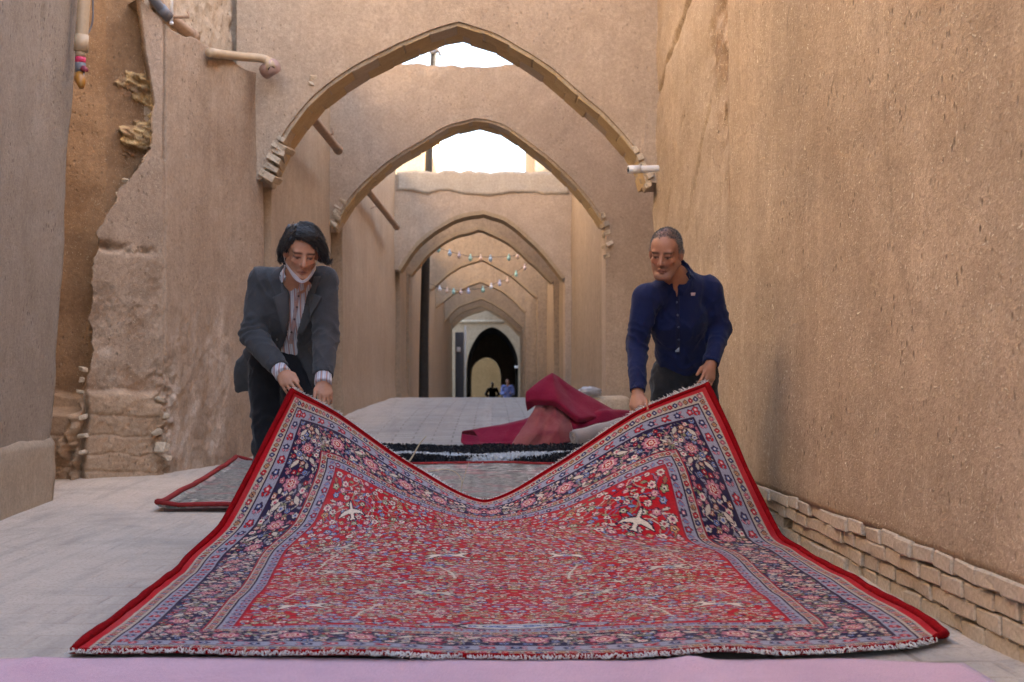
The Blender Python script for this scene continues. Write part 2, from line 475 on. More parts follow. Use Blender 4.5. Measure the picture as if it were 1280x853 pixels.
    link('mortar_bed', slab('mortar_bed', core[::-1].copy(), (0.4, 0, 0)), M_mortar, t)
    meshes = [brick_mesh('brick', 0.12, 0.200, 0.054, 0.03, 40 + k, 0.10) for k in range(6)]
    for me in meshes: me.materials.append(M_brick_base)
    r = random.Random(5)
    for row in range(4):
        y = 2.95 + 0.11 * (row % 2)
        while y < 8.2:
            w = r.uniform(0.85, 1.12)
            if not (row == 1 and r.random() < 0.07):
                b = link('brick', r.choice(meshes), None, t, smooth=False)
                b.location = (WR + 0.060 + (0.006 * (3 - row)) - (0.006 if row == 3 else 0) + r.uniform(-0.009, 0.009), y + 0.1 * w, 0.03 + 0.060 * row + r.uniform(-0.004, 0.004))
                b.scale = (1, w, r.uniform(0.9, 1.05))
                b.rotation_euler = (r.uniform(-0.04, 0.04), r.uniform(-0.05, 0.05), r.uniform(-0.05, 0.05))
            y += 0.198 * w + 0.012
wall_right()

# ------------------------------------------------------------------ left near pier, niche and left wall
def lerp_poly(x, pts): return np.interp(x, [p[0] for p in pts], [p[1] for p in pts])

def pier_near():
    t = thing('mud_pier', 'grey mud-plastered wall end nearest the camera on the left, on a smooth low plinth', 'wall', (-2.8, 8.5, 0))
    ys = np.unique(np.concatenate([np.linspace(-6, 5.5, 10), np.linspace(5.5, 8.72, 90)]))
    zs = np.unique(np.concatenate([np.linspace(0.40, 3.6, 130), np.linspace(3.6, 4.6, 6)]))
    Y, Z = np.meshgrid(ys, zs, indexing='ij')
    X = -2.60 - 0.25 * sstep(4, 8.9, Y) + 0.062 * Z + 0.012 * fbm(Y * 1.1, Z * 0.8, 9) + 0.004 * fbm(Y * 7, Z * 5, 9)
    s = np.exp(-(((Y - 8.05 + 0.05 * (Z - 2.7)) / 0.025) ** 2)) * sstep(2.45, 2.55, Z) * (1 - sstep(2.95, 3.05, Z))
    X = X - 0.02 * s
    rag = 0.03 * fbm(Z * 3.0, 1.0, 4.0)
    Y2 = np.where(Y > 8.3, Y + rag * sstep(8.3, 8.72, Y), Y)
    A = np.stack([X, Y2, Z], -1)
    link('plaster', slab('plaster', A, (-0.75, 0, 0)), M_pier, t)
    ys = np.unique(np.concatenate([np.linspace(-6, 5.5, 6), np.linspace(5.5, 8.74, 60)])); zs = np.linspace(-0.2, 0.46, 24)
    Y, Z = np.meshgrid(ys, zs, indexing='ij')
    X = -2.57 - 0.25 * sstep(4, 8.9, Y) + 0.008 * fbm(Y * 1.5, Z * 3, 2) - 0.03 * sstep(0.40, 0.46, Z)
    Y2 = Y + 0.03 * fbm(Z * 5, 2.0, 1.0) * sstep(8.4, 8.74, Y)
    link('plinth', slab('plinth', np.stack([X, Y2, Z], -1), (-0.7, 0, 0)), M_cob, t)
M_cob = plaster('smooth_cob', (0.36, 0.27, 0.195), (0.40, 0.305, 0.225), straw_amt=0.1, pits=0.3, streak=0.2, rough_bump=0.35)
pier_near()

def wall_left():
    t = thing('mud_wall', 'peeling pinkish mud wall with a broken ochre recess, left of the man in the grey jacket', 'wall', (-2.4, 10.5, 0))
    path = np.array([[-4.1, 9.55], [-2.93, 9.85], [-2.47, 10.28], [-2.04, 12.15]])
    seg = np.linalg.norm(np.diff(path, axis=0), axis=1); cum = np.concatenate([[0], np.cumsum(seg)])
    ss = np.unique(np.concatenate([np.linspace(0, 0.55, 10), np.linspace(0.55, cum[2] + 0.02, 230), np.linspace(cum[2] + 0.02, cum[3], 120)]))
    zs = np.linspace(-0.15, 3.5, 430)
    S, Z = np.meshgrid(ss, zs, indexing='ij')
    X = np.interp(S, cum, path[:, 0]); Y = np.interp(S, cum, path[:, 1])
    PX = CX + FPX * X / Y                                         # photo column of each strip
    PY = CY - (Z - CH) * FPX / Y
    edge = lerp_poly(PY, [(-40, 158), (0, 168), (90, 186), (130, 193), (185, 186), (235, 152), (300, 121), (330, 113), (400, 107), (480, 104), (520, 103), (600, 103)])
    rag = sstep(120, 200, PY) * (7 * fbm(Z * 3.1, S * 1.0, 1.0) + 4 * fbm(Z * 9, S * 3.0, 5.0))
    d = PX - edge - rag * (PX < 215)                              # >0: the standing coat of the wall
    coat = sstep(-1.0, 1.2, d)
    niche = 1 - coat
    depth = 0.34 * niche
    # flaking mud left of the break: layers that step back into the recess
    fl = niche * sstep(-58, -14, d + 22 * fbm(S * 5, Z * 6, 3)) * sstep(75, 95, PY + 8 * fbm(S * 9, Z * 2, 0)) * (1 - sstep(165, 190, PY))
    lay = np.clip(1.15 * fl + 0.30 * fbm(S * 5 + Z * 4, Z * 26 + S * 6, 2.0), 0, 1) * (fl > 0.03)
    depth = depth - 0.13 * np.floor(lay * 6) / 6 - .035 * fl * np.abs(fbm(S * 12, Z * 34 + S * 9, 5))
    fl2 = niche * sstep(-20, -4, d + 10 * fbm(S * 7, Z * 7, 3)) * sstep(200, 230, PY)
    depth = depth - 0.16 * fl2 * np.clip(0.6 + 0.9 * fbm(S * 16, Z * 16, 3), 0, 1)
    # rough, spalled lower part of the standing coat
    spal = sstep(300, 350, PY + 20 * fbm(S * 3, Z * 3, 7)) * coat * (1 - sstep(205, 225, PX + 14 * fbm(S * 4, Z * 4, 2)))
    spal = spal * (.35 + .65 * sstep(-.15, .35, fbm(S * 3.3, Z * 3.0, 9)))
    depth = depth + 0.010 * spal + 0.006 * spal * np.abs(fbm(S * 6, Z * 7, 4)) + 0.005 * spal * fbm(S * 26, Z * 26, 1)
    ledge = np.exp(-((PY - 312 - 6 * fbm(S * 4, 1.0, 2.0)) / 5.0) ** 2) * coat * (1 - sstep(185, 200, PX))
    depth = depth + 0.07 * ledge * np.clip(.5 + .8 * fbm(S * 9, Z * 9, 5), 0, 1.2)
    # low block of levelled courses near the ground
    blk = sstep(488, 497, PY + 3 * fbm(S * 6, 0, 0)) * (1 - sstep(188, 204, PX + 10 * fbm(Z * 6, S, 4)))
    depth = depth - blk * (0.03 * spal + 0.045 + 0.30 * niche * sstep(510, 520, PY))
    for yy in (520, 545, 568, 588):
        depth = depth + 0.010 * blk * np.exp(-((PY - yy - 3 * fbm(S * 5, yy, 0)) / 1.6) ** 2)
    crk = np.exp(-((PX - 103 - 4 * fbm(Z * 6, 1, 1)) / 3.0) ** 2) * sstep(440, 470, PY)
    depth = depth + 0.07 * crk
    rub = coat * np.exp(-((PX - 202 - 8 * fbm(Z * 4, 3, 1)) / 14.0) ** 2) * sstep(430, 480, PY)
    depth = depth - rub * (0.03 + 0.05 * fbm(S * 9, Z * 9, 8))
    salt = coat * sstep(380, 470, PY + 40 * fbm(S * 2.2, Z * 1.0, 3)) * sstep(200, 215, PX) * (1 - sstep(270, 300, PX))
    depth = depth + 0.008 * salt * fbm(S * 16, Z * 12, 3) + 0.008 * fbm(S * 1.8, Z * 1.5, 2) + 0.003 * fbm(S * 8, Z * 8, 2)
    # horizontal groove corner at x~205
    depth = depth + 0.012 * np.exp(-((S - cum[2]) / 0.012) ** 2) + 0.012 * np.exp(-((S - cum[2]) / 0.018) ** 2) * (PY < 200)
    nx, ny = np.interp(S, cum, [-0.25, -0.45, -0.75, -0.97]), np.interp(S, cum, [0.97, 0.89, 0.66, 0.23])
    nx, ny = nx * (1 - niche) + .12 * niche, ny * (1 - niche) + 1.0 * niche
    nn = np.hypot(nx, ny)
    A = np.stack([X + nx / nn * depth, Y + ny / nn * depth, Z], -1)
    top = 3.5 + 0.02 * fbm(ss * 3, 0.0, 0.0) + 0.25 * sstep(cum[2] + 0.1, cum[2] - 0.5, ss) + 0.6 * sstep(cum[1] + .1, cum[1] - .2, ss)
    k = sstep(3.2, 3.5, Z)
    A[..., 2] = Z + k * (top[:, None] - 3.5)
    me = slab('plaster', A, (-0.4, 0.55, 0))
    # tints: painted light by the corner, ochre bare earth inside the break, straw-yellow flakes, pale salt bloom, darker damp foot
    C = np.ones(A.shape)
    def put(mask, col):
        nonlocal C
        C = C * (1 - mask[..., None]) + np.array(col) * mask[..., None]
    put(niche, (0.74, 0.60, 0.45))
    put(niche * np.clip(fbm(S * 3, Z * 9, 4) * .8, 0, 1), (0.54, 0.42, 0.31))
    put(niche * np.clip(fbm(S * 2, Z * 2.5, 7) * .7, 0, 1), (0.90, 0.75, 0.58))
    put(np.clip((lay > 0.2) * 0.95 * sstep(.05, .3, fl), 0, 1) * np.clip(.55 + .6 * fbm(S * 9, Z * 30, 1), 0, 1), (1.9, 1.85, 1.30))
    put(np.clip(fl2 * 0.6, 0, 1), (1.3, 1.25, 1.05))
    put(spal * np.clip(0.45 + 0.6 * fbm(S * 5, Z * 5, 6), 0, 1), (0.74, 0.65, 0.58))
    put(salt * np.clip(0.25 + 0.9 * fbm(S * 6, Z * 3, 2), 0, 1) * 1.0, (1.36, 1.46, 1.58))
    put(coat * np.clip(fbm(S * 1.3, Z * 1.1, 12) - .1, 0, .8), (.80, .76, .74))
    put(coat * np.exp(-((S - cum[2]) / .012) ** 2) * sstep(28, 36, PY) * (1 - sstep(140, 330, PY)) * .8, (.5, .44, .40))
    bloom = np.exp(-(((PX - 135) / 18) ** 2 + ((PY - 440) / 10) ** 2)) * np.clip(0.6 + 0.8 * fbm(S * 9, Z * 9, 3), 0, 1)
    put(np.clip(bloom, 0, 1), (1.35, 1.42, 1.5))
    put(coat * (S < cum[2]) * sstep(190, 120, PY) * .7, (1.02, 1.06, 1.14))  # paler, cooler strip: the brighter light on this face painted into the colour
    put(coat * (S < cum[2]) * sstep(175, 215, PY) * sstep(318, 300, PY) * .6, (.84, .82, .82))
    put(blk * 0.8, (1.05, 0.98, 0.88))
    stain = np.exp(-((PX - 318 + 0.10 * (PY - 90)) / 7.0) ** 2) * sstep(80, 95, PY) * (1 - sstep(120, 260, PY)) * 0.55
    put(stain, (0.72, 0.62, 0.55))
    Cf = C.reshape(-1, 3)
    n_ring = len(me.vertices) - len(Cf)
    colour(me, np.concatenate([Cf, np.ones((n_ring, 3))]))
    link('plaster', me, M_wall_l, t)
    # rubble stones at the foot of the crack and the corner
    meshes = [brick_mesh('stone', 0.085, 0.09, 0.05, 0.22, 70 + k, 0.14) for k in range(4)]
    for k, me in enumerate(meshes): me.materials.append(M_brick_pale if k % 2 else M_brick_base)
    r = random.Random(11)
    for (px, py, d, s) in ((104, 462, 9.78, .6), (103, 475, 9.78, .7), (101, 490, 9.78, .6), (104, 522, 9.76, .7), (103, 545, 9.76, .8), (104, 566, 9.74, .7),
                           (199, 500, 10.15, .8), (203, 520, 10.18, 1.0), (196, 540, 10.14, .9), (202, 560, 10.14, 1.2), (207, 572, 10.2, .9), (150, 243, 10.1, .8), (158, 226, 10.15, .7), (145, 262, 10.05, .5)):
        b = link('stone', r.choice(meshes), None, t, smooth=False)
        b.location = P(px, py, d + 0.02); b.scale = (s * r.uniform(.6, .9), s, s * r.uniform(.7, 1.1))
        b.rotation_euler = (r.uniform(-.3, .3), r.uniform(-.3, .3), r.uniform(0, 3))
wall_left()

def rough_wall():
    """taller rough wall rising behind the parapet of the left wall"""
    ys = np.linspace(10.4, 12.5, 90); zs = np.linspace(2.6, 5.4, 110)
    Y, Z = np.meshgrid(ys, zs, indexing='ij')
    X = -2.62 + 0.19 * (Y - 10.4) + 0.014 * fbm(Y * 4, Z * 4, 1) + 0.012 * fbm(Y * 16, Z * 16, 2) + .03 * np.clip(fbm(Y * 7, Z * 7, 8) - .55, 0, 1)
    X = X + 0.05 * sstep(12.05, 12.1, Y)
    o = link('rough_wall', slab('rough_wall', np.stack([X, Y, Z], -1), (-0.5, 0, 0)), M_rough)
    tag(o, 'rough pitted mud wall rising behind the parapet at upper left, beside the first arch', 'wall')
M_rough = plaster('rough_mud', (0.46, 0.33, 0.235), (0.52, 0.38, 0.275), straw_amt=0.3, pits=0.9, streak=0.1, rough_bump=0.9)
rough_wall()

def side_wall(name, label, y0, x0, y1, x1, z, sign, mat, seed=0, n=60):
    ys = np.linspace(y0, y1, n); zs = np.linspace(0, 1, 40)
    Y, T = np.meshgrid(ys, zs, indexing='ij')
    base = gz(Y) - 0.35
    topz = z + 0.03 * fbm(ys * 2, seed + 0.5, 0.0)[:, None]
    Z = base + T * (topz - base)
    X = x0 + (x1 - x0) * (Y - y0) / (y1 - y0) + 0.015 * fbm(Y * 0.7, Z * 0.6, seed) - sign * 0.03 * np.exp(-((Z - gz(Y)) / 0.25) ** 2)
    # shallow vertical seams between coats of plaster
    for k in range(3):
        yy = y0 + (y1 - y0) * (0.25 + 0.27 * k)
        X = X + sign * 0.02 * sstep(yy - 0.03, yy + 0.03, Y)
    A = np.stack([X, Y, Z], -1)
    if sign > 0: A = A[::-1].copy()
    o = link(name, slab(name, A, (sign * 0.6, 0, 0)), mat)
    tag(o, label, 'wall', 'mud walls lining the alley behind the first arch')
M_left2 = plaster('mud_plaster_left2', (0.40, 0.27, 0.18), (0.45, 0.315, 0.215), straw_amt=0.2, pits=0.3, streak=0.45)
side_wall('side_wall', 'streaked mud wall on the left between the first and second arches', 12.5, -2.03, 16.1, -1.84, 4.6, -1, M_left2, 1)
side_wall('side_wall', 'streaked mud wall on the left between the second and third arches', 16.6, -1.84, 24.8, -1.71, 4.75, -1, M_left2, 2)
side_wall('side_wall', 'mud wall on the left along the passage of small far arches', 25.2, -1.72, 57.5, -1.62, 4.2, -1, M_far, 3, 120)
side_wall('side_wall', 'mud wall on the right between the first and second arches', 12.62, 1.92, 16.1, 1.92, 5.6, 1, M_far, 4)
side_wall('side_wall', 'mud wall on the right between the second and third arches', 16.6, 1.42, 24.8, 1.385, 4.75, 1, M_far, 5)
side_wall('side_wall', 'mud wall on the right along the passage of small far arches', 25.2, 1.36, 57.5, 1.30, 4.2, 1, M_far, 6, 120)

# ------------------------------------------------------------------ arches
def arch(label, d, prof, xl, xr, top, mat, thick=0.6, dens=90, leg_l=False, leg_r=False, bricks=0, cap=0.0, name='arch', lining=True):
    """prof: photo pixels of the front edge of the opening, left to right"""
    t = thing(name, label, 'arch', (0.5 * (xl + xr), d, float(gz(d))), 'pointed arches spanning the alley one behind the other')
    pr = np.array([[(px - CX) * d / FPX, CH - (py - CY) * d / FPX] for px, py in prof])
    ap = int(np.argmax(pr[:, 1]))
    def side(p, n):
        s = np.concatenate([[0], np.cumsum(np.linalg.norm(np.diff(p, axis=0), axis=1))])
        return hermite(s, p, np.linspace(0, s[-1], n))
    L, R = side(pr[:ap + 1], dens // 2), side(pr[ap:], dens // 2)
    curve = np.concatenate([L, R[1:]])
    curve[:, 1] += 0.010 * fbm(curve[:, 0] * 4, d, 0.0)
    floor = float(gz(d)) - 0.4
    full = curve.copy()
    bx = full[:, 0].copy(); bz = full[:, 1].copy()
    cols_x, cols_zb = list(bx), list(bz)
    # stub columns to the side walls; with a leg they run down to the ground
    def stub(x_edge, x_wall, z_edge, leg, left):
        n = 8
        xs = np.linspace(x_edge, x_wall, n)[1:]
        return [(x, floor if leg else z_edge) for x in xs]
    Ls = stub(bx[0], min(xl, bx[0] - 0.02), bz[0], leg_l, True); Rs = stub(bx[-1], max(xr, bx[-1] + 0.02), bz[-1], leg_r, False)
    pre = [(x, z) for x, z in Ls[::-1]]
    if leg_l: pre.append((bx[0] - 0.004, floor))
    post = [(x, z) for x, z in Rs]
    if leg_r: post.insert(0, (bx[-1] + 0.004, floor))
    cx_ = np.array([p[0] for p in pre] + cols_x + [p[0] for p in post])
    cb = np.array([p[1] for p in pre] + cols_zb + [p[1] for p in post])
    nr = 14
    T = np.linspace(0, 1, nr)[None, :]
    ztop = top + 0.025 * fbm(cx_ * 3, d, 1.0) + 0.012 * fbm(cx_ * 11, d, 1.0)
    Z = cb[:, None] + T * (ztop - cb)[:, None]
    X = np.repeat(cx_[:, None], nr, 1)
    nm = np.ones_like(X)
    for lg, xe in ((leg_l, bx[0]), (leg_r, bx[-1])):
        if lg: nm = nm * sstep(.01, .25, np.abs(X - xe))
    Y = d + nm * (0.016 * fbm(X * 0.9, Z * 0.9, d) + 0.005 * fbm(X * 5, Z * 5, d))
    Y = np.maximum(Y, d - 0.03)
    A = np.stack([X, Y, Z], -1)
    link('spandrel', slab('spandrel', A, (0, thick, 0)), mat, t, smooth=False)
    # brick lining of the soffit
    s = np.concatenate([[0], np.cumsum(np.linalg.norm(np.diff(curve, axis=0), axis=1))])
    tot = s[-1]
    if bricks:
        r = random.Random(int(d * 10))
        meshes = [brick_mesh('brick', 1.0, 1.0, 1.0, 0.012, 100 + k + int(d), 0.05) for k in range(5)]
        for k, me in enumerate(meshes): me.materials.append(M_brick if k % 5 < 4 else M_brick_pale)
        for row in range(2):
            n = int(tot / bricks)
            for k in range(n):
                a = (k + (0.5 if row else 0)) / n * tot
                bl = tot / n
                if a + bl > tot: bl = tot - a
                if bl < 0.06: continue
                q = a + bl / 2
                x, z = np.interp(q, s, curve[:, 0]), np.interp(q, s, curve[:, 1])
                x2, z2 = np.interp(min(q + .03, tot), s, curve[:, 0]), np.interp(min(q + .03, tot), s, curve[:, 1])
                x1, z1 = np.interp(max(q - .03, 0), s, curve[:, 0]), np.interp(max(q - .03, 0), s, curve[:, 1])
                ang = math.atan2(z2 - z1, x2 - x1)
                b = link('brick', r.choice(meshes), None, t, smooth=False)
                hw = thick / 2
                b.location = (x + math.sin(ang) * 0.012, d + 0.004 + hw * (row + 0.5) + 0.028 - 0.02 * row, z - math.cos(ang) * 0.012)
                b.rotation_euler = (r.uniform(-.015, .015), -ang, r.uniform(-.01, .01))
                b.scale = (bl - 0.010, hw - 0.008, 0.05 + r.uniform(0, 0.003))
    if lining:
        cc = curve[::2]
        nrm = np.gradient(cc, axis=0); nrm /= np.linalg.norm(nrm, axis=1)[:, None]
        th_ = 0.027 if bricks else 0.05; yo = 0.034 if bricks else -0.012
        inner = np.stack([cc[:, 0] + nrm[:, 1] * th_, cc[:, 1] - nrm[:, 0] * th_], 1)
        G = np.stack([np.stack([inner[:, 0], np.full(len(cc), d + yo), inner[:, 1]], 1),
                      np.stack([inner[:, 0], np.full(len(cc), d + thick), inner[:, 1]], 1),
                      np.stack([cc[:, 0], np.full(len(cc), d + thick), cc[:, 1] + 0.02], 1),
                      np.stack([cc[:, 0], np.full(len(cc), d + yo), cc[:, 1] + 0.02], 1)], 1)
        n = len(cc)
        F = [(i * 4 + k, i * 4 + (k + 1) % 4, (i + 1) * 4 + (k + 1) % 4, (i + 1) * 4 + k) for i in range(n - 1) for k in range(4)]
        link('mortar_bed' if bricks else 'soffit_bricks', py_mesh('soffit_bricks', G.reshape(-1, 3), F), M_brick_pale if bricks else M_brick_dull, t, smooth=False)
    if cap:
        xs = np.linspace(xl + .18, xr - .21, 60)
        lo = top - cap + 0.05 * fbm(xs * 2.5, d, 3); hi = top + 0.03 + 0.02 * fbm(xs * 5, d, 3) + 0.012 * fbm(xs * 17, d, 3)
        Zc = lo[:, None] + np.linspace(0, 1, 8)[None, :] * (hi - lo)[:, None]
        Xc = np.repeat(xs[:, None], 8, 1)
        Yc = d - 0.022 + 0.01 * fbm(Xc * 3, Zc * 3, 1)
        link('coping', slab('coping', np.stack([Xc, Yc, Zc], -1), (0, thick + 0.05, 0)), M_cap, t)
    return t, curve
M_brick_dull = plaster('brick_dull', (0.36, 0.235, 0.13), (0.42, 0.28, 0.165), straw_amt=0.0, pits=0.2, streak=0.0)

A1_PROF = [(327, 224), (346, 180), (380, 131), (430, 91), (500, 53), (550, 34), (574, 28), (620, 43), (680, 79), (730, 118), (780, 166), (803, 198), (812, 228)]
t1, c1 = arch('nearest and largest pointed brick-lined arch spanning the alley', 12.0, A1_PROF, -2.25, 2.0, 5.0, M_arch, bricks=0.25)
A2_PROF = [(414, 284), (430, 257), (470, 214), (520, 179), (565, 154), (593, 147), (620, 153), (660, 176), (700, 209), (738, 250), (757, 278)]
t2, c2 = arch('second pointed arch along the alley, its right foot a pier down to the ground', 16.0, A2_PROF, -2.05, 2.05, 4.54, M_arch, leg_r=True, bricks=0.25)
A3_PROF = [(497, 338), (520, 305), (550, 282), (580, 268), (605, 265), (632, 274), (665, 300), (690, 327), (706, 347)]
arch('third pointed arch with a pale washed coping, seen through the second', 24.7, A3_PROF, -1.9, 1.6, 4.6, M_arch, leg_r=True, cap=0.36)
def pz(z, d): return z
for lab, d, prof in (
    ('fourth pointed arch close behind the third one', 27.2, [(511, 343), (536, 314), (568, 293), (601, 284), (631, 298), (663, 324), (692, 352)]),
    ('fifth arch, just beyond the first strand of bulbs', 33.6, [(537, 361), (568, 335), (603, 322), (638, 342), (672, 371)]),
    ('sixth arch, beyond the lower strand of bulbs', 41.0, [(542, 385), (571, 363), (601, 350), (631, 365), (657, 389)]),
    ('seventh arch, third from the dark tunnel', 48.5, [(548, 410), (571, 384), (603, 372), (631, 388), (653, 408)]),
    ('eighth arch, second from the dark tunnel', 54.0, [(551, 417), (575, 391), (601, 381), (631, 398), (651, 415)]),
    ('last arch before the pale house with the dark tunnel', 57.5, [(561, 413), (580, 396), (609, 386), (634, 403), (650, 420)])):
    arch(lab, d, prof, -1.9, 1.6, 4.5 if d < 30 else 5.0, M_far, leg_l=True, leg_r=True, thick=0.5 if d < 50 else 0.4, dens=60)

# broken brick ends at the feet of the near arches
def foot(parent, cells, d, lean, seed, mats):
    r = random.Random(seed)
    for k, (px, py, w, h) in enumerate(cells):
        s = d / FPX
        me = brick_mesh('brick', w * s * .9, 0.30, h * s * .92, 0.07, seed * 50 + k, 0.10)
        me.materials.append(mats[k % len(mats)])
        b = link('brick', me, None, parent, smooth=False)
        p = P(px, py, d)
        b.location = (p.x, d + 0.132 + r.uniform(-.012, .012), p.z)
        b.rotation_euler = (r.uniform(-.08, .08), lean + r.uniform(-.1, .1), r.uniform(-.1, .1))
foot(t1, [(335, 219, 22, 9), (338, 210, 20, 8), (342, 200, 22, 9), (346, 191, 20, 8), (351, 182, 22, 9), (352, 174, 12, 6)], 12.0, 0.45, 1, [M_gypsum, M_brick_pale])
foot(t1, [(797, 186, 11, 8), (802, 196, 10, 9), (805, 207, 9, 10), (810, 220, 9, 9), (811, 231, 8, 10)], 12.0, 1.1, 2, [M_gypsum, M_brick_pale])
foot(t2, [(416, 280, 12, 6), (419, 273, 13, 6), (421, 266, 12, 6), (424, 258, 13, 6), (428, 251, 11, 6)], 16.0, 0.5, 3, [M_gypsum, M_brick_pale])
foot(t2, [(754, 270, 8, 7), (757, 280, 7, 8), (759, 291, 6, 9), (760, 305, 5, 10), (760, 320, 5, 9)], 16.0, 1.2, 4, [M_gypsum, M_brick_pale])
# patch scars of exposed brick on the first arch
foot(t1, [(386, 91, 9, 7), (391, 98, 10, 7), (388, 104, 8, 5)], 12.012, 0.1, 6, [M_brick_base, M_brick_pale])

# ------------------------------------------------------------------ houses that rise beyond the alley walls
def box_house(name, label, x0, x1, y0, y1, z0, z1, mat, bm_extra=None, windows=()):
    t = thing(name, label, 'house', ((x0 + x1) / 2, (y0 + y1) / 2, 0), 'houses rising behind the alley walls')
    bm = bmesh.new()
    bmesh.ops.create_cube(bm, size=1.0)
    for v in bm.verts:
        v.co = Vector((x0 if v.co.x < 0 else x1, y0 if v.co.y < 0 else y1, z0 if v.co.z < 0 else z1))
    bmesh.ops.bevel(bm, geom=list(bm.edges), offset=0.06, segments=2, affect='EDGES')
    me = bpy.data.meshes.new('wall'); bm.to_mesh(me); bm.free()
    link('wall', me, mat, t, smooth=False)
    # parapet rim
    bm = bmesh.new()
    for (a, b, c, e) in ((x0 - .06, x1 + .06, y0 - .06, y0 + .2), (x0 - .06, x1 + .06, y1 - .2, y1 + .06), (x0 - .06, x0 + .2, y0 + .2, y1 - .2), (x1 - .2, x1 + .06, y0 + .2, y1 - .2)):
        r = bmesh.ops.create_cube(bm, size=1.0)
        for v in r['verts']:
            v.co = Vector((a if v.co.x < 0 else b, c if v.co.y < 0 else e, z1 - 0.1 if v.co.z < 0 else z1 + 0.35))
    me = bpy.data.meshes.new('parapet'); bm.to_mesh(me); bm.free()
    link('parapet', me, mat, t, smooth=False)
    return t
box_house('house', 'ochre house wall rising behind the left alley wall, beside the pole', -8.0, -2.16, 44, 56, -0.5, 10.5, M_orange)
box_house('house', 'ochre house corner rising behind the right alley wall, right of the sky gap', 1.36, 7.0, 45, 56, -0.5, 10.5, M_orange)
box_house('house', 'unseen pale mud house added for bounce light, standing back over the left alley wall', -11, -4.4, -6, 40, -0.3, 9.0, M_orange)  # out of view; added so its sunlit side bounces warm light
box_house('house', 'unseen mud house added as sun blocker, standing back over the right alley wall', 2.3, 9, -6, 56.8, -0.3, 7.8, M_far)  # out of view; added to keep direct sun off the alley
box_house('house', 'unseen tall mud house added as sun blocker at the far right end of the alley, beyond the last arches', 2.6, 10, 57, 96, -1.5, 11.0, M_far)  # out of view; added to block the sun at the alley's end

def tunnel_house():
    d = 62.0
    t = thing('tunnel_house', 'pale plastered house at the end of the alley pierced by a dark arched tunnel', 'house', (0, d, float(gz(d))))
    prof = [(583, 462), (585, 446), (592, 428), (603, 414), (615, 409), (629, 416), (641, 431), (647, 447), (648, 462)]
    def shell(name, dd, prof, x0, x1, top, thick, mat):
        pr = np.array([[(px - CX) * dd / FPX, CH - (py - CY) * dd / FPX] for px, py in prof])
        s = np.concatenate([[0], np.cumsum(np.linalg.norm(np.diff(pr, axis=0), axis=1))])
        c = hermite(s, pr, np.linspace(0, s[-1], 40))
        fl = float(gz(dd)) - 0.6
        cx_ = np.concatenate([[x0, c[0, 0] - .01], c[:, 0], [c[-1, 0] + .01, x1]])
        cb = np.concatenate([[fl, fl], c[:, 1], [fl, fl]])
        Z = cb[:, None] + np.linspace(0, 1, 8)[None, :] * (top - cb)[:, None]
        A = np.stack([np.repeat(cx_[:, None], 8, 1), np.full(Z.shape, dd), Z], -1)
        link(name, slab(name, A, (0, thick, 0)), mat, t, smooth=False)
    shell('front_wall', d, prof, -2.4, 2.4, 5.2, 0.5, M_pale_front)
    shell('vault', d + 0.503, [(x + (.25 if x < 615 else -.25), y + .25) for x, y in prof], -2.4, 2.4, 4.6, 8.5, M_vault_shade)
    shell('rear_wall', d + 9.05, [(589, 470), (591, 459), (598, 451), (609, 447), (618, 451), (624, 460), (626, 470)], -2.4, 2.4, 4.0, 0.8, M_far)
    # cornice band and the black signboard over it
    V, F = tube([(-2.2, d - 0.05, 3.62), (2.2, d - 0.05, 3.62)], 0.07, 6)
    link('cornice', py_mesh('cornice', V, F), M_pale_front, t)
    sb = brick_mesh('lantern_box', 0.30, 0.2, 0.24, 0.02, 3, 0.1)
    o = link('lantern_box', sb, M_black, t); o.location = P(615, 384, d - 0.3)
    # lamp bracket and white sign on the right of the tunnel
    o = link('white_plate', brick_mesh('white_plate', 0.16, 0.05, 0.12, 0.0, 4, 0.1), M_white, t); o.location = P(645.5, 459, d - 0.1)
M_black = plain('black_paint', (0.012, 0.012, 0.014), 0.5)
M_white = plain('white_paint', (0.75, 0.75, 0.76), 0.5, var=0.1)
M_pale_front = M_pale
M_vault_shade = plaster('vault_shade_mud', (0.035, 0.027, 0.021), (0.05, 0.038, 0.03), straw_amt=0, streak=0, fine=.4)  # near-black albedo paints in the gloom of the unlit vault
tunnel_house()
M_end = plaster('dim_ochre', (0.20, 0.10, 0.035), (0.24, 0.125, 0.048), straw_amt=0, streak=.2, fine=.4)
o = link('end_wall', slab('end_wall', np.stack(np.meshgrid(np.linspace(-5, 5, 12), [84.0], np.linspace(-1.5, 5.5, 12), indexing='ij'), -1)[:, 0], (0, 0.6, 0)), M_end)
tag(o, 'ochre wall closing the view behind the far tunnel', 'wall')
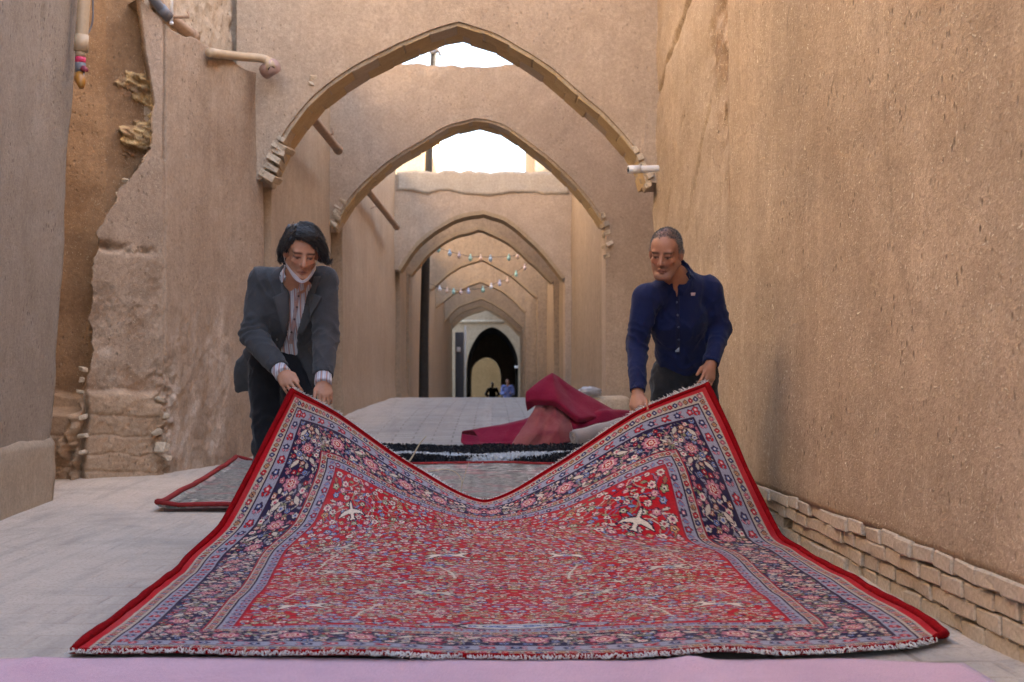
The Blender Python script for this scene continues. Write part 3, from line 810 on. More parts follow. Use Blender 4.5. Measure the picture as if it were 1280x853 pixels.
# ------------------------------------------------------------------ the red patterned rug
RW, RL, RS = 2.60, 3.15, 0.004            # width, length, knot size
def paint_rug():
    """the woven design, one colour per knot (albedo only)"""
    H = int(RW / 2 / RS)                   # half width, mirrored
    L = int(RL / RS)
    u = (np.arange(H) + 0.5) * RS          # distance from the side edge
    v = (np.arange(L) + 0.5) * RS          # from the front edge
    U, Vv = np.meshgrid(u, v, indexing='ij')
    r = np.random.default_rng(21)
    red, navy = np.array([.40, .010, .015]), np.array([.018, .014, .040])
    lav, cream, pink = np.array([.265, .25, .285]), np.array([.62, .50, .38]), np.array([.50, .17, .20])
    lblue, olive, brown, dark = np.array([.17, .21, .34]), np.array([.20, .18, .09]), np.array([.26, .11, .06]), np.array([.03, .012, .03])
    white = np.array([.72, .66, .58]); orange = np.array([.52, .25, .10]); dred = np.array([.26, .010, .02])
    E0, E1, E2, E3, E4, E5, E6, E7, E8 = .052, .100, .108, .165, .173, .345, .352, .385, .445
    fr = 0.026
    D = np.minimum(U, np.minimum(Vv + E0 - fr, RL - Vv + E0 - 0.034))   # distance from the edge, end strips narrower
    img = np.zeros((H, L, 3)); img[:] = red
    def band(a, b, c): img[(D >= a) & (D < b)] = c
    band(E0, E1, cream * .64); band(E1, E2, dark); band(E2, E3, lav); band(E3, E4, dark)
    band(E4, E5, navy); band(E5, E6, dred); band(E6, E7, cream * .66); band(E7, E7 + .006, dark)
    band(E7 + .006, E8 - .008, lav); band(E8 - .008, E8, dred)
    def window(cx, cy, R):
        i0, i1 = max(0, int((cx - R) / RS)), min(H, int((cx + R) / RS) + 2)
        j0, j1 = max(0, int((cy - R) / RS)), min(L, int((cy + R) / RS) + 2)
        if i0 >= i1 or j0 >= j1: return None
        return i0, i1, j0, j1, U[i0:i1, j0:j1] - cx, Vv[i0:i1, j0:j1] - cy
    def stamp(cx, cy, R, n, cols, rot=0.0, depth=.3, lim=None, squash=1.0):
        w = window(cx, cy, R * 1.3)
        if not w: return
        i0, i1, j0, j1, x, y = w
        c, s = math.cos(rot), math.sin(rot)
        xx, yy = c * x + s * y, (-s * x + c * y) / squash
        rr, th = np.hypot(xx, yy), np.arctan2(yy, xx)
        edge = R * (1 - depth + depth * np.abs(np.cos(n * th / 2)))
        sub = img[i0:i1, j0:j1]
        dd = D[i0:i1, j0:j1]
        ok = np.ones_like(rr, bool) if lim is None else (dd > lim[0]) & (dd < lim[1])
        sub[(rr < edge * 1.22) & ok] = cols[0]
        sub[(rr < edge) & ok] = cols[1]
        sub[(rr < edge * .55) & ok] = cols[2]
        sub[(rr < R * .24) & ok] = cols[3]
    def leaf(cx, cy, Ln, Wd, rot, c1, c2, lim=None):
        w = window(cx, cy, Ln)
        if not w: return
        i0, i1, j0, j1, x, y = w
        c, s = math.cos(rot), math.sin(rot)
        xx, yy = (c * x + s * y) / (Ln * .5), (-s * x + c * y) / (Wd * .5)
        f = np.abs(yy) - np.clip(1 - xx ** 2, 0, 1) * (1 + .3 * xx)
        sub = img[i0:i1, j0:j1]; dd = D[i0:i1, j0:j1]
        ok = np.ones_like(xx, bool) if lim is None else (dd > lim[0]) & (dd < lim[1])
        ok &= np.abs(xx) < 1
        sub[(f < .38) & ok] = c1
        sub[(f < 0) & ok] = c2
    def stroke(pts, wd, col, lim=None):
        for (xa, ya), (xb, yb) in zip(pts[:-1], pts[1:]):
            R = max(abs(xb - xa), abs(yb - ya)) / 2 + wd * 2
            w = window((xa + xb) / 2, (ya + yb) / 2, R)
            if not w: continue
            i0, i1, j0, j1, x, y = w
            x = x + (xa + xb) / 2; y = y + (ya + yb) / 2
            dx, dy = xb - xa, yb - ya
            t = np.clip(((x - xa) * dx + (y - ya) * dy) / (dx * dx + dy * dy + 1e-9), 0, 1)
            m_ = np.hypot(x - xa - t * dx, y - ya - t * dy) < wd
            if lim is not None: m_ &= (D[i0:i1, j0:j1] > lim[0]) & (D[i0:i1, j0:j1] < lim[1])
            img[i0:i1, j0:j1][m_] = col
    def poly(pts, cx, cy, sc, flip, col, outline, rot=0.0):
        p = np.array(pts, float); p[:, 0] *= -1 if flip else 1
        c, s = math.cos(rot), math.sin(rot)
        p = np.stack([p[:, 0] * c - p[:, 1] * s, p[:, 0] * s + p[:, 1] * c], 1) * sc + [cx, cy]
        w = window(cx, cy, np.abs(p - [cx, cy]).max() + .02)
        if not w: return
        i0, i1, j0, j1, x, y = w
        x = x + cx; y = y + cy
        ins = np.zeros(x.shape, bool); dist = np.full(x.shape, 9.0)
        for k in range(len(p)):
            (xa, ya), (xb, yb) = p[k], p[(k + 1) % len(p)]
            cr = ((ya > y) != (yb > y)) & (x < (xb - xa) * (y - ya) / (yb - ya + 1e-12) + xa)
            ins ^= cr
            dx, dy = xb - xa, yb - ya
            t = np.clip(((x - xa) * dx + (y - ya) * dy) / (dx * dx + dy * dy + 1e-12), 0, 1)
            dist = np.minimum(dist, np.hypot(x - xa - t * dx, y - ya - t * dy))
        sub = img[i0:i1, j0:j1]
        sub[dist < .006] = outline
        sub[ins] = col
    # guard borders: repeated small flowers
    def along(Dm, step, fn):
        half = RW / 2
        n = int((RL - 2 * Dm) / step)
        for k in range(n + 1): fn(Dm, Dm - E0 + fr + (RL - 2 * Dm + 2 * E0 - 2 * fr) * k / n, k, 0)
        n2 = int((half - Dm) / step)
        for k in range(1, n2 + 1):
            xx = Dm + (half - Dm) * k / n2
            fn(xx, Dm - E0 + fr, k, 1); fn(xx, RL - Dm + E0 - .034, k, 1)
    A = [(dark, pink * .8, red, cream), (dark, navy * 2, lblue * .7, cream), (dark, red, dred, cream), (dark, brown, orange, dark)]
    along((E0 + E1) / 2, .031, lambda x, y, k, o: stamp(x, y, .0125, 4, A[k % 4], .4, .2))
    def g2(x, y, k, o):
        if k % 2: stamp(x, y, .0165, 5, [(dark, red, pink, cream), (dark, navy * 1.5, lblue, cream)][(k // 2) % 2], .2 * k)
        else:
            for s in (-1, 1): leaf(x + (.012 * s if o == 0 else .016), y + (.016 if o == 0 else .012 * s), .028, .010, .9 * s + (1.57 if o else 0), dark, (red, pink * .9)[k // 2 % 2])
    along((E2 + E3) / 2, .037, g2)
    along((E6 + E7) / 2, .029, lambda x, y, k, o: stamp(x, y, .0115, 4, A[(k + 1) % 4], .4, .2))
    def g3(x, y, k, o):
        if k % 2: stamp(x, y, .0145, 5, [(dark, red * .8, lblue, cream), (dark, navy * 1.5, pink, cream)][(k // 2) % 2], .3 * k)
        else: leaf(x, y, .03, .014, .7 if o == 0 else 2.2, dred, lblue * .8)
    along((E7 + .006 + E8) / 2, .033, g3)
    # main border: dense flowers and pale leaves on navy, scrolling vines
    lim = (E4 + .002, E5 - .002)
    def vine(x, y, ang, n, wd, col, lim, turn, st=.014):
        pts = [(x, y)]
        for k in range(n):
            ang += turn; turn *= 1.03
            x += math.cos(ang) * st; y += math.sin(ang) * st
            pts.append((x, y))
        stroke(pts, wd, col, lim)
    cand = r.random((26000, 2)) * [RW / 2, RL]
    dd_ = np.minimum(cand[:, 0], np.minimum(cand[:, 1] + E0 - fr, RL - cand[:, 1] + E0 - .034))
    inb = cand[(dd_ > E4 + .008) & (dd_ < E5 - .008)]
    for x, y in inb[:420]:
        vine(x, y, r.random() * 6.3, 9, .0024, [pink * .7, olive, lav * .7, cream * .6][r.integers(4)], lim, r.choice([-1, 1]) * .22)
    pals = [(dark, cream, pink, red), (dark, pink * .8, dred, cream), (dark, lblue, navy, cream), (dark, brown * 1.2, cream, red), (dark, red * .8, dred, cream), (dark, cream * .8, lblue, dark)]
    def spread(pts, rmin):
        keep = np.zeros((0, 2))
        for p in pts:
            if len(keep) == 0 or np.min(np.sum((keep - p) ** 2, 1)) > rmin ** 2: keep = np.vstack([keep, p])
        return keep
    for x, y in spread(inb[200:5000], .0235):
        leaf(x, y, r.uniform(.022, .042), r.uniform(.010, .017), r.random() * 6.3, dark, [cream * .85, olive, lav * .8, cream * .6, pink * .7][r.integers(5)], lim)
    for k, (x, y) in enumerate(spread(inb[300:6000], .031)):
        stamp(x, y, r.uniform(.009, .017), r.integers(5, 7), pals[r.integers(len(pals))], r.random() * 6, .3, lim)
    yy = .30
    while yy < RL - .2:                    # large palmettes
        stamp((E4 + E5) / 2 + .02 * math.sin(yy * 9), yy, .038, 8, (dark, pink * .85, navy, cream), yy, .3, lim)
        stamp((E4 + E5) / 2 + .02 * math.sin(yy * 9), yy, .019, 6, (cream, red * .8, cream, dred), yy, .3, lim)
        leaf((E4 + E5) / 2 - .045, yy + .10, .060, .022, 1.0, dark, cream * .85, lim)
        leaf((E4 + E5) / 2 + .045, yy + .13, .055, .022, 2.2, dark, cream * .75, lim)
        yy += .21
    xx = E5 + .1
    while xx < RW / 2:
        for y in ((E4 + E5) / 2 - E0 + fr, RL - (E4 + E5) / 2 + E0 - .034):
            stamp(xx, y, .046, 8, (dark, pink * .85, navy, cream), xx, .3, lim)
            stamp(xx, y, .024, 6, (cream, red * .8, cream, dred), xx, .3, lim)
            leaf(xx + .13, y + .03, .058, .022, .5, dark, cream * .85, lim)
        xx += .20
    # field: red ground, vines, flowers, leaves
    lim = (E8 + .001, 9)
    inf = cand[dd_ > E8 + .012]
    for x, y in inf[:760]:
        vine(x, y, r.random() * 6.3, r.integers(8, 16), .0023, [olive, cream * .75, dark, cream * .5, lblue * .6][r.integers(5)], lim, r.choice([-1, 1]) * .2, .016)
    for x, y in spread(inf[300:9000], .0285):
        leaf(x, y, r.uniform(.018, .038), r.uniform(.009, .015), r.random() * 6.3, dark, [cream * .8, olive * 1.2, pink * .8, cream * .9, lblue, brown][r.integers(6)], lim)
    pf = [(dark, cream, pink, dark), (dark, lblue, cream * .8, navy), (dark, cream * .9, pink * .7, dred), (dark, orange, navy, cream), (dark, pink, cream, dred), (dark, olive * 1.4, cream, dark)]
    for x, y in spread(inf[100:9000], .0375):
        stamp(x, y, r.uniform(.010, .0195), r.integers(5, 8), pf[r.integers(len(pf))], r.random() * 6, .32, lim)
    gaz = [(-1, .1), (-.7, .35), (-.2, .33), (.35, .42), (.62, .72), (.55, 1.05), (.72, .82), (.98, .72), (.85, .55), (.62, .28), (.72, -.05), (1.05, -.42), (.95, -.48), (.5, -.1), (.1, 0), (-.45, -.02), (-.8, -.5), (-1.1, -.62), (-.95, -.42), (-.8, -.05)]
    bird = [(1.25, .0), (.9, .12), (.5, .10), (.32, .16), (.22, .55), (-.05, .95), (-.5, 1.25), (-.3, .8), (-.18, .4), (-.2, .14), (-.75, .16), (-1.05, .28), (-.95, .02), (-1.05, -.2), (-.7, -.10), (-.2, -.12), (-.15, -.4), (-.32, -.8), (-.62, -1.1), (-.1, -.85), (.2, -.5), (.34, -.12), (.5, -.08), (.9, -.06)]
    for k, (x, y, sc, fl, rot) in enumerate([(.62, .78, .085, 0, .1), (1.02, 1.12, .08, 1, -.1), (.70, 1.62, .08, 1, .1), (1.08, 1.95, .075, 0, 0), (.66, 2.12, .07, 0, .2), (.86, .98, .06, 1, .3)]):
        poly(gaz, x, y, sc, fl, [cream * .95, cream * .8, cream * .8, cream, cream * .7, lav * 1.2][k], dark, rot)
        stamp(x, y, sc * .20, 5, (lblue, lblue * .8, navy, cream), rot); leaf(x - .2 * sc, y + .35 * sc, sc * .7, sc * .16, 1.2 + rot, lblue, olive)
    for k, (x, y, sc, fl, rot) in enumerate([(.60, 2.50, .056, 0, 2.0), (.92, 1.36, .040, 1, 1.2), (1.12, 2.30, .036, 0, 1.9)]):
        poly(bird, x, y, sc, fl, [cream, cream * .9, cream * .8, lblue * 1.2, cream * .9, cream * .7][k], dark, rot)
    # trees with pale branches, urns at the foot of the field
    def tree(x, y, h, lean, col):
        stroke([(x, y), (x + lean * .2, y + h * .4), (x + lean, y + h)], .0042, col, lim)
        for k in range(7):
            f = .25 + .1 * k; s = -1 if k % 2 else 1
            bx, by = x + lean * f, y + h * f
            stroke([(bx, by), (bx + s * h * .16, by + h * .10), (bx + s * h * .27, by + h * .06)], .0028, col, lim)
    for (x, y, h, l) in ((.80, .55, .30, .06), (.55, 1.0, .26, .08), (1.10, 1.45, .28, -.05), (.62, 1.75, .26, .05)):
        tree(x, y, h, l, cream * .8)
    stamp(RW / 2 - .02, .465, .15, 10, (dark, white * .6, lblue, white * .7), 0, .12, (E8 - .03, 9), .30)
    for x in (.78, 1.06): stamp(x, .475, .055, 8, (dark, lav, pink * .7, cream), 0, .2, (E8 - .02, 9), .5)
    for x in np.arange(RW / 2 - .13, RW / 2, .045): stamp(x, .465, .014, 5, (navy, lblue * .8, lblue, white), 0, .2)
    img *= (1 + .10 * r.standard_normal((H, L, 1)))          # yarn-to-yarn variation
    img = np.clip(img, 0.003, 1)
    return np.concatenate([img, img[::-1]], 0)               # (2H, L, 3)

def rug():
    img = paint_rug()
    NU, NV = img.shape[:2]
    ku = np.array([0, .17, .33, .5, .67, .83, 1.0])
    # control net: rows from the front edge to the lifted far edge
    rows, kv = [], []
    def flat(v, pts):
        us, xs, ds, zs = zip(*pts)
        rows.append([(np.interp(k, us, xs), np.interp(k, us, ds), np.interp(k, us, zs) + .006) for k in ku]); kv.append(v)
    flat(0.0, [(0, -1.205, 3.88, .014), (.17, -.79, 3.83, .014), (.33, -.37, 3.80, .014), (.5, .07, 3.79, .014), (.67, .52, 3.80, .018), (.83, .92, 3.83, .02), (1, 1.36, 3.99, .02)])
    flat(0.30, [(0, -1.215, 4.17, .014), (.17, -.80, 4.14, .014), (.5, .07, 4.08, .014), (1, 1.385, 4.24, .014)])
    flat(0.62, [(0, -1.225, 4.46, .014), (.17, -.81, 4.44, .014), (.5, .075, 4.39, .014), (1, 1.392, 4.52, .015)])
    flat(1.25, [(0, -1.25, 5.00, .014), (.17, -.835, 4.98, .018), (.5, .08, 4.92, .03), (.83, .96, 5.05, .022), (1, 1.395, 5.12, .016)])
    flat(1.80, [(0, -1.28, 5.48, .014), (.17, -.86, 5.44, .03), (.33, -.42, 5.37, .05), (.5, .08, 5.32, .06), (.67, .52, 5.42, .06), (.83, .96, 5.58, .05), (1, 1.40, 5.72, .016)])
    def scr(v, pts):
        rows.append([tuple(P(*p)) for p in pts]); kv.append(v)
    flat(2.15, [(0, -1.31, 5.83, .02), (.17, -.868, 5.78, .065), (.33, -.44, 5.68, .095), (.5, .06, 5.62, .09), (.67, .50, 5.70, .085), (.83, .96, 5.86, .05), (1, 1.40, 6.14, .02)])
    scr(2.42, [(273, 660, 6.12), (395, 652, 6.05), (496, 660, 5.98), (603, 669, 5.90), (710, 666, 6.00), (857, 672, 6.12), (976, 670, 6.42)])
    scr(2.70, [(318, 578, 6.30), (420, 590, 6.33), (509, 630, 6.16), (605, 654, 6.10), (703, 641, 6.17), (833, 587, 6.38), (936, 590, 6.55)])
    scr(2.93, [(342, 532, 6.41), (422, 552, 6.46), (510, 606, 6.38), (605, 640, 6.28), (702, 610, 6.40), (813, 551, 6.56), (911, 532, 6.65)])
    scr(RL, [(366, 487, 6.50), (424, 519, 6.55), (512, 581, 6.55), (606, 627, 6.46), (700, 579, 6.60), (795, 516, 6.68), (885, 479, 6.75)])
    N = np.array([[list(p) for p in row] for row in rows])     # (rows, cols, 3)
    qv = np.linspace(0, RL, NV); qu = np.linspace(0, 1, NU)
    S = hermite(np.array(kv), N, qv, .6)                           # (NV, cols, 3)
    S = hermite(ku, S.transpose(1, 0, 2), qu, .72)                  # (NU, NV, 3)
    Uq, Vq = np.meshgrid(qu, qv, indexing='ij')
    lift = sstep(2.1, 2.5, Vq)
    # soft waves on the floor, gathered folds where it is lifted
    S[..., 2] += (1 - lift) * (0.006 * (1 + fbm(Uq * 7, Vq * 2.2, 3.0)))
    ripple = np.exp(-((Uq - .71) / .055) ** 2) * np.exp(-(Vq / .22) ** 2) * .012 + np.exp(-((Uq - .36) / .05) ** 2) * np.exp(-(Vq / .2) ** 2) * .006
    S[..., 2] += ripple
    S[..., 1] += lift * (0.018 * fbm(Uq * 5, Vq * 1.4, 8.0) + .010 * np.sin(Uq * 21 + Vq * 2) * sstep(2.4, 2.9, Vq))
    # rounded right front corner
    cr = sstep(.93, 1.0, Uq) * (1 - sstep(0, .16, Vq))
    S[..., 0] -= 0.05 * cr * (1 - sstep(0, .12, Vq)); S[..., 1] += .02 * cr
    root = thing('red_rug', 'large red Persian rug with navy flowered border, lifted at its far corners by two men', 'rug', (0.08, 4.8, 0))
    # top face
    top = np_mesh('rug_top', S.reshape(-1, 3), grid_faces(NU, NV)[:, ::-1])
    colour(top, img.reshape(-1, 3))
    m = NT('rug_pile')
    c = m.attr()
    pile = m.noise(420, 2, 0.6)
    c = m.mix(m.ramp(pile, [(0.3, 0.35), (0.6, 0.0)]), c, m.mix(0.5, c, (0.02, 0.01, 0.015)))
    c = m.mix(m.ramp(m.noise(3.0, 4, 0.6), [(0.45, 0.0), (0.75, 0.07)]), c, (0.55, 0.47, 0.42))      # dust
    m.bump(m.math('ADD', pile, m.math('MULTIPLY', m.noise(60, 3), 0.4)), 0.35, 0.004)
    mat = m.done(c, 0.9, 0.06, 0.02)
    link('pile', top, mat, root)
    # woven underside, 11 mm below the pile
    B = S[::8, ::8]; 
    dU = np.gradient(B, axis=0); dV = np.gradient(B, axis=1)
    nB = np.cross(dU, dV); nB /= np.linalg.norm(nB, axis=-1, keepdims=True)
    und = B - nB * 0.011
    me = np_mesh('underside', und.reshape(-1, 3), grid_faces(*B.shape[:2]))
    link('underside', me, fabric('rug_back', (0.30, 0.20, 0.19), (0.17, 0.13, 0.17), bump=0.4), root)
    Mred = plain('red_wool', (0.27, 0.006, 0.009), 0.95, 0.03, 0.35, 40, 0.8, 0.0)
    def roll(pts, r, name):
        V, F = tube(pts, r, 10)
        return link(name, py_mesh(name, V, F), Mred, root)
    n0 = lambda i, j: S[i, j]
    for i, nm in ((2, 'side_binding'), (NU - 3, 'side_binding')):
        pts = [S[i, j] + np.array([0, 0, .004]) for j in range(0, NV, 9)] + [S[i, NV - 1]]
        tp = lambda k: 1 - .5 * (1 - min(1, k / 4.0))
        rr = [tp(k) * 0.0135 + 0.0012 * math.sin(k * .31) + 0.0008 * math.sin(k * .9) for k in range(len(pts))]
        roll(pts, rr, nm)
    roll([S[i, 1] - np.array([0, 0, .003]) for i in range(0, NU, 8)], 0.009, 'end_binding')
    roll([S[i, NV - 2] for i in range(0, NU, 8)], 0.009, 'end_binding')
    # fringes: one strand object each end (strands nobody could count)
    Mfr = fabric('fringe_cotton', (0.76, 0.72, 0.67), (0.64, 0.60, 0.55), bump=0.5)
    r = np.random.default_rng(3)
    def fringe(j, outdir, ln, n, name, droop):
        V, F = [], []
        for k in range(n):
            i = (k + r.random()) / n * (NU - 1); a = int(i)
            p = S[a, j] + (S[min(a + 1, NU - 1), j] - S[a, j]) * (i - a)
            o = outdir(a)
            side = np.array([1, 0, 0]) * r.normal(0, .45)
            d = o + side; d /= np.linalg.norm(d)
            L_ = ln * r.uniform(.45, 1.15) * (.55 + .6 * abs(float(vnoise(i * .02, 3.3, 1.0))) * 2)
            wv = 0.0017 * r.uniform(.7, 1.4)
            w = np.cross(d, [0, 0, 1]); nw = np.linalg.norm(w); w = w / nw if nw > 1e-3 else np.array([1, 0, 0])
            q = [p, p + d * L_ * .5 + np.array([0, 0, r.normal(0, .004) + droop * .3]), p + d * L_ + np.array([r.normal(0, .008), r.normal(0, .004), droop])]
            if name == 'front_fringe':
                q = [np.array([a_[0], a_[1], max(a_[2], .006)]) for a_ in q]
            b = len(V)
            for t_, pt in enumerate(q):
                ww = wv * (1, 1, .5)[t_]
                V += [pt - w * ww, pt + w * ww + np.array([0, 0, .001]), pt + np.array([0, 0, ww * 1.6])]
            for t_ in range(2):
                for s in range(3):
                    F.append((b + t_ * 3 + s, b + t_ * 3 + (s + 1) % 3, b + t_ * 3 + 3 + (s + 1) % 3, b + t_ * 3 + 3 + s))
        o = link(name, np_mesh(name, V, F), Mfr, root)
        o['kind'] = 'stuff'
    def out_back(a):
        d = S[a, NV - 1] - S[a, NV - 6]; d = d / np.linalg.norm(d)
        return d * .8 + np.array([0, .1, .25])
    fringe(NV - 1, out_back, .017, 1500, 'far_fringe', .002)
    fringe(0, lambda a: np.array([.0, -1, -.05]), .024, 900, 'front_fringe', -.006)
    # ragged tuft of fringe at the right front corner
    return S
RUG = rug()
# ------------------------------------------------------------------ other carpets
def ground_pt(px, py):
    """where a photo pixel meets the alley floor"""
    for d in np.linspace(3.4, 30, 2661):
        if CH - (py - CY) * d / FPX <= gz(d): return Vector(((px - CX) * d / FPX, d, float(gz(d))))
    return P(px, py, 30)

def pink_carpet():
    xs = np.linspace(-2.05, 1.30, 120); ys = np.linspace(1.6, 3.80, 90)
    X, Y = np.meshgrid(xs, ys, indexing='ij')
    edge = 3.83 + 0.03 * fbm(xs * 1.6, 0.0, 4.0) + 0.02 * sstep(-1.0, -2.0, xs) - 0.10 * sstep(.9, 1.3, xs)
    Y = 1.6 + (Y - 1.6) / 2.2 * (edge[:, None] - 1.6)
    Z = 0.009 + 0.003 * fbm(X * 2, Y * 2, 1) + 0.001 * fbm(X * 9, Y * 9, 1)
    far = np.exp(-((Y - 3.73) / .07) ** 2)
    Z = Z + far * (0.022 * np.exp(-((X - .55) / .05) ** 2) + .022 * np.exp(-((X + 1.26) / .05) ** 2))
    t = thing('pink_carpet', 'plain pink carpet lying along the bottom edge, in front of the red rug', 'carpet', (0, 3, 0))
    m = NT('pink_pile')
    c = m.mix(m.ramp(m.noise(4, 5, 0.6), [(0.35, 0), (0.65, 1)]), (0.54, 0.30, 0.37), (0.62, 0.36, 0.43))
    c = m.mix(m.ramp(m.noise(160, 3, 0.7), [(0.35, 0.6), (0.6, 0)]), c, (0.36, 0.21, 0.28))
    m.bump(m.math('ADD', m.noise(150, 3, 0.7), m.noise(18, 4, 0.6)), 0.6, 0.008)
    link('pile', slab('pile', np.stack([X, Y, Z], -1), (0, 0, -0.008)), m.done(c, 0.95, 0.05, 0.4), t)
pink_carpet()

def grey_rug():
    t = thing('grey_rug', 'faded grey patterned rug with thin red binding lying behind the lifted rug', 'rug', (-0.5, 10, 0))
    us = np.linspace(0, 1, 150); vs = np.linspace(0, 1, 170)
    U, V = np.meshgrid(us, vs, indexing='ij')
    xl = -2.03 - 0.12 * V; xr = 1.15 - 0.05 * V
    X = xl + (xr - xl) * U; Y = 8.25 + 0.25 * U + (11.44 - 8.25 - .2 * U) * V
    Z = ground_z(X, Y) + 0.020 + 0.008 * (1 + fbm(X * 3, Y * 2, 6)) + 0.02 * np.exp(-(U / .012) ** 2) + 0.012 * np.exp(-(V / .01) ** 2)
    A = np.stack([X, Y, Z], -1)
    m = NT('grey_weave')
    sx = m.n('ShaderNodeSeparateXYZ'); m.l(m.co, sx.inputs[0])
    v1 = m.voro(9, out='Color', feature='F1'); v2 = m.voro(22)
    n1 = m.noise(24, 4, 0.7)
    c = m.mix(m.ramp(n1, [(0.42, 0), (0.54, 1)]), (0.115, 0.115, 0.095), (0.26, 0.245, 0.215))
    c = m.mix(m.ramp(v2, [(0.18, 0.8), (0.32, 0.0)]), c, (0.36, 0.32, 0.29))
    c = m.mix(m.ramp(m.noise(5, 3), [(0.5, 0.0), (0.62, 0.55)]), c, (0.32, 0.12, 0.12))
    w = m.n('ShaderNodeTexWave', bands_direction='X'); w.inputs['Scale'].default_value = 3.0; w.inputs['Distortion'].default_value = 0.6
    m.l(m.co, w.inputs['Vector'])
    c = m.mix(m.ramp(w.outputs['Fac'], [(0.80, 0.0), (0.93, 0.22)]), c, (0.10, 0.095, 0.09))
    m.bump(m.noise(120, 3), 0.4, 0.006)
    me = slab('weave', A, (0, 0, -0.02))
    du = np.minimum((U) * 3.1, np.minimum(V * 3.8, (1 - V) * 3.8))
    C = np.ones(A.shape)
    for a_, b_, k_ in ((.05, .10, .45), (.10, .16, 1.5), (.16, .20, .4), (.20, .42, 1.1), (.42, .46, .42), (.46, .53, 1.5), (.53, .57, .4)):
        C[(du >= a_) & (du < b_)] = k_
    C *= (1 + .45 * fbm(X * 16, Y * 9, 3.0))[..., None]
    Cf = np.clip(C, .15, 2).reshape(-1, 3)
    colour(me, np.concatenate([Cf, np.ones((len(me.vertices) - len(Cf), 3))]))
    c = m.mix(1.0, c, m.attr(), 'MULTIPLY')
    link('weave', me, m.done(c, 0.95, 0.1, 0.1), t)
    Mr = plain('red_binding', (0.30, 0.035, 0.035), 0.9, 0.1, 0.4, 30, 0.4)
    for nm, pts in (('side_binding', A[0, ::6]), ('end_binding', A[::6, 0]), ('end_binding', A[::6, -1])):
        tube_obj(nm, [p + np.array([0, 0, .004]) for p in pts], 0.020 if nm == 'side_binding' else 0.014, Mr, t, 7)
    tube_obj('rolled_edge', [P(205, 636, 8.30), P(235, 637, 8.32), P(290, 637, 8.38)], 0.027, fabric('rolled_edge', (0.10, 0.10, 0.10), (0.30, 0.10, 0.09)), t, 9)
grey_rug()

def black_rug():
    t = thing('shaggy_rug', 'black shaggy rug with wavy white stripes lying on the slope behind the grey rug', 'rug', (0, 12.7, 0.15))
    nu, nv = 260, 40
    U, V = np.meshgrid(np.linspace(0, 1, nu), np.linspace(0, 1, nv), indexing='ij')
    X = -1.35 + 2.55 * U; Y = 11.50 + 0.95 * V
    Z = ground_z(X, Y) + 0.055 + 0.015 * fbm(X * 3, Y * 3, 1) - 0.05 * (1 - sstep(0, .08, V)) + 0.01 * sstep(.5, .7, U)
    A = np.stack([X, Y, Z], -1)
    m = NT('shag_backing')
    link('backing', slab('backing', A[::4, ::2], (0, 0, -0.03)), m.done((0.012, 0.012, 0.016), 0.95, 0.1), t)
    # tufts: small leaning blades, black or white by the woven stripes
    r = np.random.default_rng(9)
    n = 15000
    u, v = r.random(n), r.random(n)
    x = -1.35 + 2.55 * u; y = 11.50 + 0.95 * v
    z = ground_z(x, y) + 0.055 + 0.015 * fbm(x * 3, y * 3, 1) - 0.05 * (1 - sstep(0, .08, v)) + 0.01 * sstep(.5, .7, u)
    s1 = np.abs(v - (.18 + .10 * np.sin(u * 4.0 + .4) + .55 * sstep(.45, 1.0, u) * u ** 2)) < .085
    s2 = (np.abs(v - (.02 + .75 * (u - .45))) < .075) & (u > .45)
    white = s1 | s2
    V_, F_, C_ = [], [], []
    d = np.stack([r.normal(0, .022, n), r.normal(-.008, .018, n), r.uniform(.028, .045, n)], 1)
    a = r.random(n) * 3.14
    w = np.stack([np.cos(a), np.sin(a), 0 * a], 1) * .009
    p = np.stack([x, y, z - .004], 1)
    V_ = np.stack([p - w, p + w, p + d + w * .6, p + d - w * .6], 1).reshape(-1, 3)
    F_ = np.arange(4 * n).reshape(n, 4)
    C_ = np.repeat(np.where(white[:, None], [.62, .66, .70], [.014, .014, .020]), 4, 0)
    me = np_mesh('shag_pile', V_, F_); colour(me, C_)
    m = NT('shag'); o = link('shag_pile', me, m.done(m.attr(), 0.95, 0.1, 0.2), t); o['kind'] = 'stuff'
    Mr = plain('maroon_binding', (0.16, 0.05, 0.05), 0.9, 0.1)
    tube_obj('end_binding', [Vector((x_, 11.48, float(ground_z(x_, 11.48)) + .012 + .004 * math.sin(x_ * 5))) for x_ in np.linspace(-1.35, 1.2, 60)], 0.014, Mr, t, 6)
black_rug()

